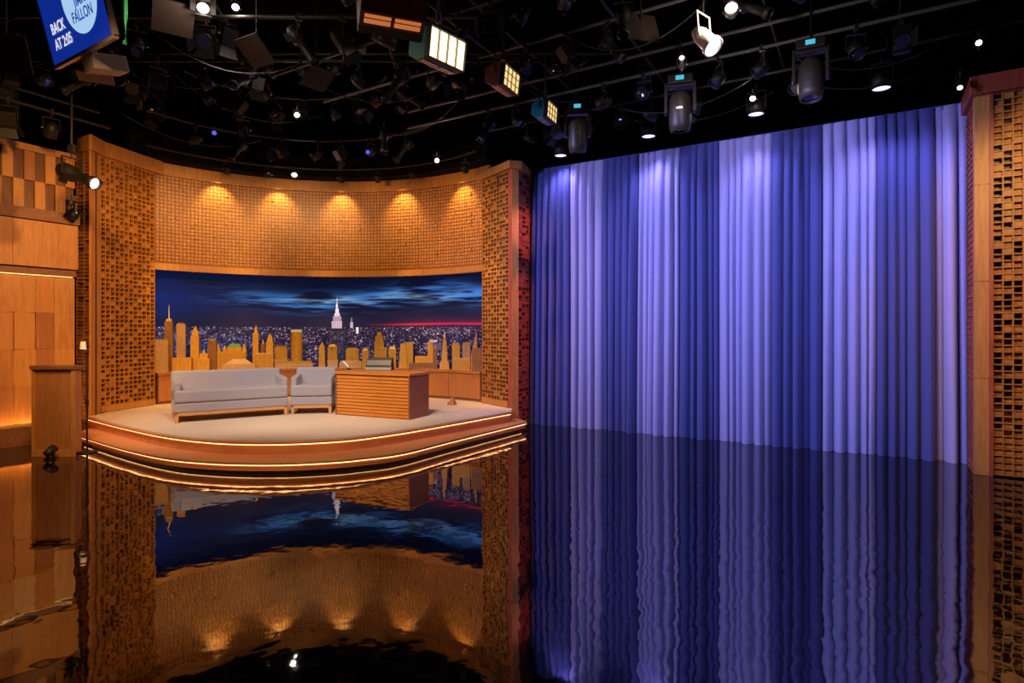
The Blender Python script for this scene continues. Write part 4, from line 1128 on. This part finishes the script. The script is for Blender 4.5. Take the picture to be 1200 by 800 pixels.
al_ = lambda px: on_arc(px, -0.45)[0]
for px, py, pitch, lens, lab in (
        (266, 204, 60, LENS_OFF, 'first small black spotlight from the wide pillar along the curved pipe'),
        (314, 213, 20, LENS_OFF, 'second black spotlight along the curved pipe, facing the viewer above the sofa'),
        (345, 213, -12, LENS_W, 'spotlight with a shining white lens along the curved pipe above the sofa'),
        (400, 217, 65, LENS_OFF, 'black spotlight pointing down at the middle of the tiled alcove wall'),
        (443, 217, 65, LENS_OFF, 'black spotlight above the desk monitor on the curved pipe'),
        (483, 206, 40, LENS_OFF, 'black spotlight above the desk corner on the curved pipe'),
        (545, 206, 50, LENS_OFF, 'black spotlight on the curved pipe nearest the narrow pillar')):
    p = on_arc(px, -0.45)[0]; z = H + (CY - py) / F * p.y
    p2 = Vector((p.x, p.y, min(5.42, z + 0.34)))
    tg_ = (0, 0, 0) if lens is LENS_W or pitch < 30 else arc(on_arc(px, 0)[1], 0.5)
    spot('par', pitch, lens, p2, yaw_to(p2, tg_), lab, None, 0.55)
spot('profile', 22, LENS_W, at(84, 178, 8.9) + Vector((0, 0, 0.05)), yaw_to((-6.5, 8.9, 0), (-3.8, 8.2, 0)), 'long black profile spotlight hanging in front of the panelled wall, tip lit', None, 1.1)
pipe('drop_pole', [at(84, 178, 8.9) + Vector((0, 0, .08)), at(84, 178, 8.9) + Vector((0, 0, 1.6))], 'vertical black pole that holds the long profile spotlight by the panelled wall', .018, cat='pole')
pw = M_L @ Vector((L_L - 0.12, -0.2, 4.05))
spot('par', 55, LENS_OFF, pw + Vector((0, 0, .1)), yaw_to(pw, M_L @ Vector((L_L - 1.5, 0, 0))), 'small black spotlight perched over the ledge of the panelled wall')
for kind, px, py, Y, pitch, lens, lab in (
        ('fresnel', 238, 14, 6.6, 0, LENS_W, 'round spotlight with a glaring white lens high over the sofa'),
        ('par', 276, 10, 7.4, 10, LENS_W, 'smaller spotlight with a white glint beside the glaring one'),
        ('par', 348, 136, 9.6, 0, LENS_W, 'spotlight with a white lens deep in the grid above the armchair'),
        ('par', 512, 188, 11.2, 15, LENS_W, 'spotlight with a white lens low in the grid left of the narrow pillar'),
        ('par', 185, 30, 6.9, 20, LENS_B, 'spotlight with a blue lens near the blue screen'),
        ('par', 251, 156, 9.9, 10, LENS_B, 'spotlight with a blue lens above the wide pillar'),
        ('par', 431, 178, 10.6, 20, LENS_B, 'spotlight with a blue lens above the desk'),
        ('profile', 285, 152, 9.8, 25, LENS_OFF, 'grey profile spotlight angled above the wide end of the alcove'),
        ('profile', 160, 52, 7.0, 35, LENS_OFF, 'profile spotlight angled under the blue lens near the screen'),
        ('par', 857, 14, 6.3, 0, LENS_W, 'spotlight with a dazzling bare white lens, brightest lamp in the grid'),
        ('profile', 799, 76, 7.4, -5, LENS_W, 'profile spotlight with a thin white glint above the middle moving head'),
        ('par', 882, 117, 9.0, 0, LENS_W, 'spotlight with a small white lens directly above a violet downlight'),
        ('profile', 1147, 52, 6.9, 15, LENS_W, 'profile spotlight with a white streak over the foreground pillar cap'),
        ('profile', 1125, 98, 7.6, 35, LENS_W, 'short spotlight, lens glowing for its lit body, at the top corner of the curtain'),  # emissive lens stands in for light caught on the body
        ('fresnel', 1057, 52, 7.2, 5, LENS_OFF, 'brown square barn door spotlight high before the curtain'),
        ('profile', 450, 160, 10.2, 70, LENS_OFF, 'grey profile spotlight pointing straight down above the desk'),
        ('profile', 730, 20, 6.6, 60, LENS_OFF, 'dark profile spotlight hanging steeply left of the dazzling lamp')):
    row_lamp(kind, px, py, Y, pitch, lens, (0, 0, 0), lab, None, 0.35 if lens is LENS_B else 0.4 if lens is LENS_W and px not in (238, 857) else 0.6 if lens is LENS_W else 0.75)
# the white fixture lit by the dazzling lamp
bp = at(826, 46, 6.3); placed.extend([bp, bp + Vector((0, 0, .4))])
wf = empty('white_spotlight', bp, 0.7, 'white bodied spotlight on a yoke, glaring in the beam of the dazzling lamp', 'spotlight')
WHT = plain('white_enamel', (.8, .76, .74, 1), .35)
mm = Matrix.Rotation(R(50), 4, 'X')
MB().lathe([(0.001, -.16), (.06, -.16), (.085, -.08), (.09, .1), (.11, .12), (.11, .16), (.095, .16), (.095, .12)], 20, mm, 'y').build('body', WHT, wf)
MB().lathe([(0.001, .135), (.097, .125)], 20, mm, 'y').build('lens', LENS_W, wf)
MB().tube([(-.115, 0, 0), (-.115, .02, .27), (.115, .02, .27), (.115, 0, 0)], .011, 8).build('yoke', WHT, wf)
MB().cyl((0, .02, .27), (0, .02, 1.6), .012, n=8).build('rod', BLACK2, wf)

# --- fillers: dark lamps along every pipe
def fill(pts, kinds, group, where, n, seed, drop_=0.0):
    frm = 'from the sofa end'
    if 'cross' in where: frm = 'from far end' if 'pillar' in where or 'head' in where or 'downlight' in where else 'from near end'
    rr = random.Random(seed); cnt = 0
    for k in range(n):
        t = (k + 0.5 + rr.uniform(-.15, .15)) / n
        i = t * (len(pts) - 1); a = int(i); p = Vector(pts[a]).lerp(Vector(pts[min(a + 1, len(pts) - 1)]), i - a)
        if any((p + Vector((0, 0, -.2)) - q).length < 0.5 for q in placed): continue
        kind = kinds[k % len(kinds)]; pitch = rr.choice((15, 35, 55))
        nm = {'par': 'round black spotlight', 'profile': 'long black profile spotlight', 'fresnel': 'boxy barn door spotlight'}[kind]
        spot(kind, pitch, LENS_OFF, p + Vector((0, 0, -drop_)), rr.uniform(-2.6, 2.6), f'{nm}, {ORD[cnt]} {frm}, on {where}', group); cnt += 1


for (px, py, Y, a, b, wh) in ((203, 21, 6.5, .6, 55, 'beside the glaring lamp'), (299, 60, 7.4, -.5, 50, 'behind the glaring lamp'), (6, 62, 6.0, .4, 40, 'at the edge by the blue screen'), (752, 32, 6.8, .3, -20, 'below the dazzling lamp'), (372, 92, 8.6, .9, 60, 'in the grid above the sofa')):
    fo = empty('flag_panel', at(px, py, Y), a, f'flat brown flag panel tilted {wh}', 'flag panel')
    placed.extend([fo.location.copy(), fo.location + Vector((0, 0, .4))])
    fm = Matrix.Rotation(R(b), 4, 'X')
    MB().box(-.2, .2, -.012, .012, -.19, .19, fm).build('board', plain('brown_board', (.022, .010, .004, 1), .8), fo)
    MB().cyl((0, .02, 0), (0, .02, 1.1), .01, n=8).build('rod', BLACK2, fo)
fill([arc(t, -1.5) + Vector((0, 0, 5.72)) for t in np.linspace(0.0, 1.0, 20)], ['par', 'fresnel', 'profile'], 'dark lamps on the second curved pipe', 'the second curved pipe', 13, 1)
fill([(-7.6, 8.6, 5.75), (-0.2, 8.6, 5.75)], ['fresnel', 'par', 'profile', 'par'], 'dark lamps over the stage steps', 'the pipe over the stage steps', 13, 2)
fill([(-6.4, 7.3, 5.7), (-1.2, 7.3, 5.7)], ['profile', 'fresnel', 'par'], 'dark lamps on the pipe nearest the viewer', 'the pipe nearest the viewer', 9, 3)
fill([arc(t, -2.6) + Vector((0, 0, 6.15)) for t in np.linspace(-.1, 1.1, 20)], ['par', 'profile', 'fresnel', 'par'], 'dark lamps on the third curved pipe', 'the third curved pipe', 13, 11)
fill([(-7.4, 10.0, 6.5), (1.0, 10.0, 6.5)], ['fresnel', 'par', 'par', 'profile'], 'dark lamps on the high pipe over the sofa', 'the high pipe over the sofa', 14, 12)
fill([cp(0.2, 0.95, 5.72), cp(7.0, 0.95, 5.72)], ['par', 'fresnel'], 'dark lamps between the violet downlights', 'the pipe right before the curtain', 12, 4)
fill([cp(0.0, 2.1, 5.62), cp(6.6, 2.1, 5.62)], ['profile', 'par', 'par'], 'dark lamps on the moving head pipe', 'the moving head pipe', 12, 5)
fill([cp(-1.5, 3.2, 5.95), cp(6.0, 3.2, 5.95)], ['fresnel', 'profile', 'par'], 'dark lamps on the third pipe from the curtain', 'the third pipe from the curtain', 13, 6)
fill([cp(-1.0, 4.3, 6.0), cp(4.5, 4.3, 6.0)], ['par', 'profile', 'fresnel'], 'dark lamps on the fourth pipe from the curtain', 'the fourth pipe from the curtain', 11, 8)
for k, (sx, wh) in enumerate(((0.9, 'near the alcove pillar'), (2.9, 'behind a moving head'), (4.7, 'over a downlight'), (6.2, 'nearest the foreground pillar'))):
    fill([cp(sx, 1.4, 6.06), cp(sx, 5.4, 6.19)], ['par', 'profile', 'fresnel'], 'dark lamps on the cross pipe ' + wh, 'the cross pipe ' + wh, 6, 20 + k)
for k, (x0, wh) in enumerate(((-6.6, 'nearest the panelled wall'), (-4.4, 'above the sofa'), (-2.0, 'above the desk'))):
    fill([(x0 * .8, 6.6, 6.03), (x0 * 1.04, 11.8, 6.28)], ['profile', 'par', 'fresnel'], 'dark lamps on the cross pipe ' + wh, 'the cross pipe ' + wh, 9, 30 + k)
fill([WS + Vector((1.0, -0.6, 5.25)) + wd * 3.0, WL1 + Vector((0.95, -0.5, 5.25)) - wd * .6], ['par', 'fresnel'], 'dark lamps along the panelled wall', 'the low wall pipe', 3, 9)
# swagged cables and a green safety strap
rr = random.Random(21)
CAB = [((-5.5, 8.6, 5.7), (-3.6, 8.6, 5.7), .35), ((-3.2, 8.6, 5.7), (-1.2, 9.6, 5.8), .4), ((1.5, 9.8, 5.6), (3.6, 8.6, 5.6), .35), ((3.9, 8.2, 5.6), (5.6, 7.4, 5.6), .3), ((-6.8, 10.4, 5.65), (-5.0, 11.9, 5.65), .3), ((0.6, 8.0, 5.9), (2.4, 7.2, 5.9), .45),
       ((-4.6, 7.3, 5.7), (-3.0, 8.6, 5.75), .4), ((-2.4, 11.6, 5.7), (-0.6, 10.2, 6.2), .35), ((2.2, 10.9, 5.7), (4.2, 9.6, 5.7), .22), ((4.6, 9.3, 5.7), (6.2, 8.4, 5.7), .22), ((-5.8, 9.8, 6.3), (-3.6, 11.4, 6.0), .5), ((-.4, 9.2, 6.2), (1.4, 10.2, 5.9), .4)]
CWH = ['above the armchair', 'between stage steps and soft lights', 'left of the middle moving head', 'right of the middle moving head', 'over the wide pillar', 'behind the white bodied spotlight',
       'near the front pipe over the steps', 'above the narrow pillar', 'between two violet downlights at mid curtain', 'between the last downlight and the foreground pillar', 'high over the sofa', 'behind the smaller teal soft light']
for (a, b, sg), wh in zip(CAB, CWH):
    a = Vector(a); b = Vector(b)
    pipe('cable', [a.lerp(b, k / 14) - Vector((0, 0, sg * 4 * (k / 14) * (1 - k / 14))) for k in range(15)], f'slack black cable swagged {wh}', .010, BLACK2, 'cable')
tag(pipe('green_strap', [at(146, -20, 6.2), at(147, 20, 6.2), at(146, 52, 6.2)], 'bright green strap hanging beside the blue screen', .022, plain('green_strap', (.01, .35, .05, 1), .5), 'strap'))

# ------------------------------------------------------------------ light
w = bpy.data.worlds.new('studio_dark'); scene.world = w; w.use_nodes = True
w.node_tree.nodes['Background'].inputs[0].default_value = (0.55, 0.42, 0.40, 1); w.node_tree.nodes['Background'].inputs[1].default_value = 0.006


def light(kind, name, loc, target, energy, color, size=0.1, angle=60, blend=0.6):
    d = bpy.data.lights.new(name, kind); d.energy = energy; d.color = color
    if kind == 'SPOT': d.spot_size = R(angle); d.spot_blend = blend; d.shadow_soft_size = size
    elif kind == 'POINT': d.shadow_soft_size = size
    o = bpy.data.objects.new(name, d); col.objects.link(o); o.location = loc
    dv = Vector(target) - Vector(loc); o.rotation_euler = dv.to_track_quat('-Z', 'Y').to_euler()
    return o


VIO = (0.52, 0.46, 1.0)
mid = lambda s, z: CL + cdir * s + Vector((0, 0, z))
# downlights by the curtain
for p in DL:
    s = (p - CL).dot(cdir)
    light('SPOT', 'curtain_downlight', p + Vector((0, 0, -0.03)), mid(s, 1.8), 120, VIO, 0.1, 100, 0.9)
light('SPOT', 'curtain_downlight', cp(6.4, 0.95, 5.24), mid(6.5, 1.8), 90, VIO, 0.1, 100, 0.9)
# added violet spots without fixtures, washing the curtain and raking its folds
VIW = (0.45, 0.46, 1.0)
for s, ds, e in ((0.4, -0.8, 520), (2.6, -3.0, 780), (4.8, -3.0, 720), (6.8, -3.0, 560), (3.6, 2.0, 300)):
    light('SPOT', 'added_curtain_wash', cp(s + ds, 5.2, 4.3), mid(s, 2.3), e, VIW, 0.12, 82, 0.9)
WARM = (1.0, 0.51, 0.155); KEY = (1.0, 0.86, 0.74)
# grazers on the tiled wall
for px in (255, 326, 400, 473, 543):
    t = on_arc(px, 0.1)[1]; p = arc(t, -0.22)
    light('SPOT', 'tile_grazer', (p.x, p.y, zk(5.05)), tuple(arc(t, 0.12).xy) + (4.4,), 110, (1, .60, .18), 0.03, 80, 0.8)
for t in (0.12, 0.37, 0.62, 0.87):
    p = arc(t, -2.2)
    light('SPOT', 'added_tile_wash', (p.x, p.y, 4.9), tuple(arc(t, 0.1).xy) + (3.9,), 150, (1, .53, .175), 0.15, 85, 0.9)  # unseen frontal spots added to brighten the tiles
# key lights on the stage
for p, tg_, e, a in (((-5.6, 5.6, 5.9), (-4.8, 10.4, 0.6), 950, 42), ((-1.8, 5.8, 5.9), (-2.7, 10.6, 0.7), 950, 42), ((-3.6, 7.4, 6.0), (-3.6, 10.8, 0.5), 420, 60)):
    light('SPOT', 'stage_key', p, tg_, e, KEY, 0.15, a, 0.8)
light('SPOT', 'desk_light', (-2.6, 5.2, 4.8), (-2.3, 10.3, 0.7), 500, (1, .7, .4), 0.1, 22, 0.9)
# model skyline
for px in (215, 290, 370, 450, 530):
    p, t = on_arc(px, -1.0)
    light('SPOT', 'skyline_light', (p.x, p.y, 4.9), tuple(arc(t, 0.15).xy) + (1.25,), 380, (1, .66, .20), 0.05, 34, 0.9)
# pillars
light('SPOT', 'pillar_light', (-3.2, 7.6, 5.0), (-7.3, 11.4, 2.4), 850, WARM, 0.1, 60, 0.8)
light('SPOT', 'pillar_light', (-4.2, 8.2, 5.0), (-0.3, 11.9, 2.4), 800, WARM, 0.1, 60, 0.8)
light('SPOT', 'pillar_light', (4.4, 3.6, 4.6), (7.1, 7.2, 2.6), 620, WARM, 0.1, 58, 0.5)
for zt in (0.8, 2.3, 3.8):
    light('SPOT', 'added_red_accent', (2.2, 9.2, 4.6), (0.22, 11.8, zt), 420, (1, .26, .18), 0.1, 20, 0.8)  # unseen red spots added to lift the dark slatted side
light('SPOT', 'added_red_accent', (3.0, 8.0, 4.9), (6.2, 8.1, 2.4), 120, (1, .25, .25), 0.1, 30, 0.8)  # another added red spot, for the foreground pillar's side
# panelled wall
light('SPOT', 'added_wall_wash', (-5.0, 6.6, 4.6), (-8.0, 9.9, 2.6), 600, WARM, 0.1, 95, 0.9)  # added spot with no fixture, lifts the dark wall
light('SPOT', 'added_lectern_light', (-4.4, 5.0, 4.6), (-6.8, 8.9, 0.8), 520, WARM, 0.1, 40, 0.8)  # added spot with no fixture, brightens the lectern
# steps
light('SPOT', 'added_step_light', (-3.2, 3.6, 4.7), (-3.2, 8.2, 0.2), 620, (1, .62, .36), 0.1, 70, 0.9)  # unseen warm spot added from the front to brighten the treads
# lamps that shine inside the grid
for px, py, Y, e in ((238, 14, 6.3, 22), (276, 10, 7.2, 10), (348, 136, 9.4, 10), (512, 188, 11.0, 8), (857, 20, 6.0, 40), (882, 117, 8.8, 8), (345, 213, 12.2, 8), (799, 76, 7.2, 10)):
    light('POINT', 'lamp_glow', at(px, py, Y), (0, 0, 0), e, (1, .82, .66), 0.04)
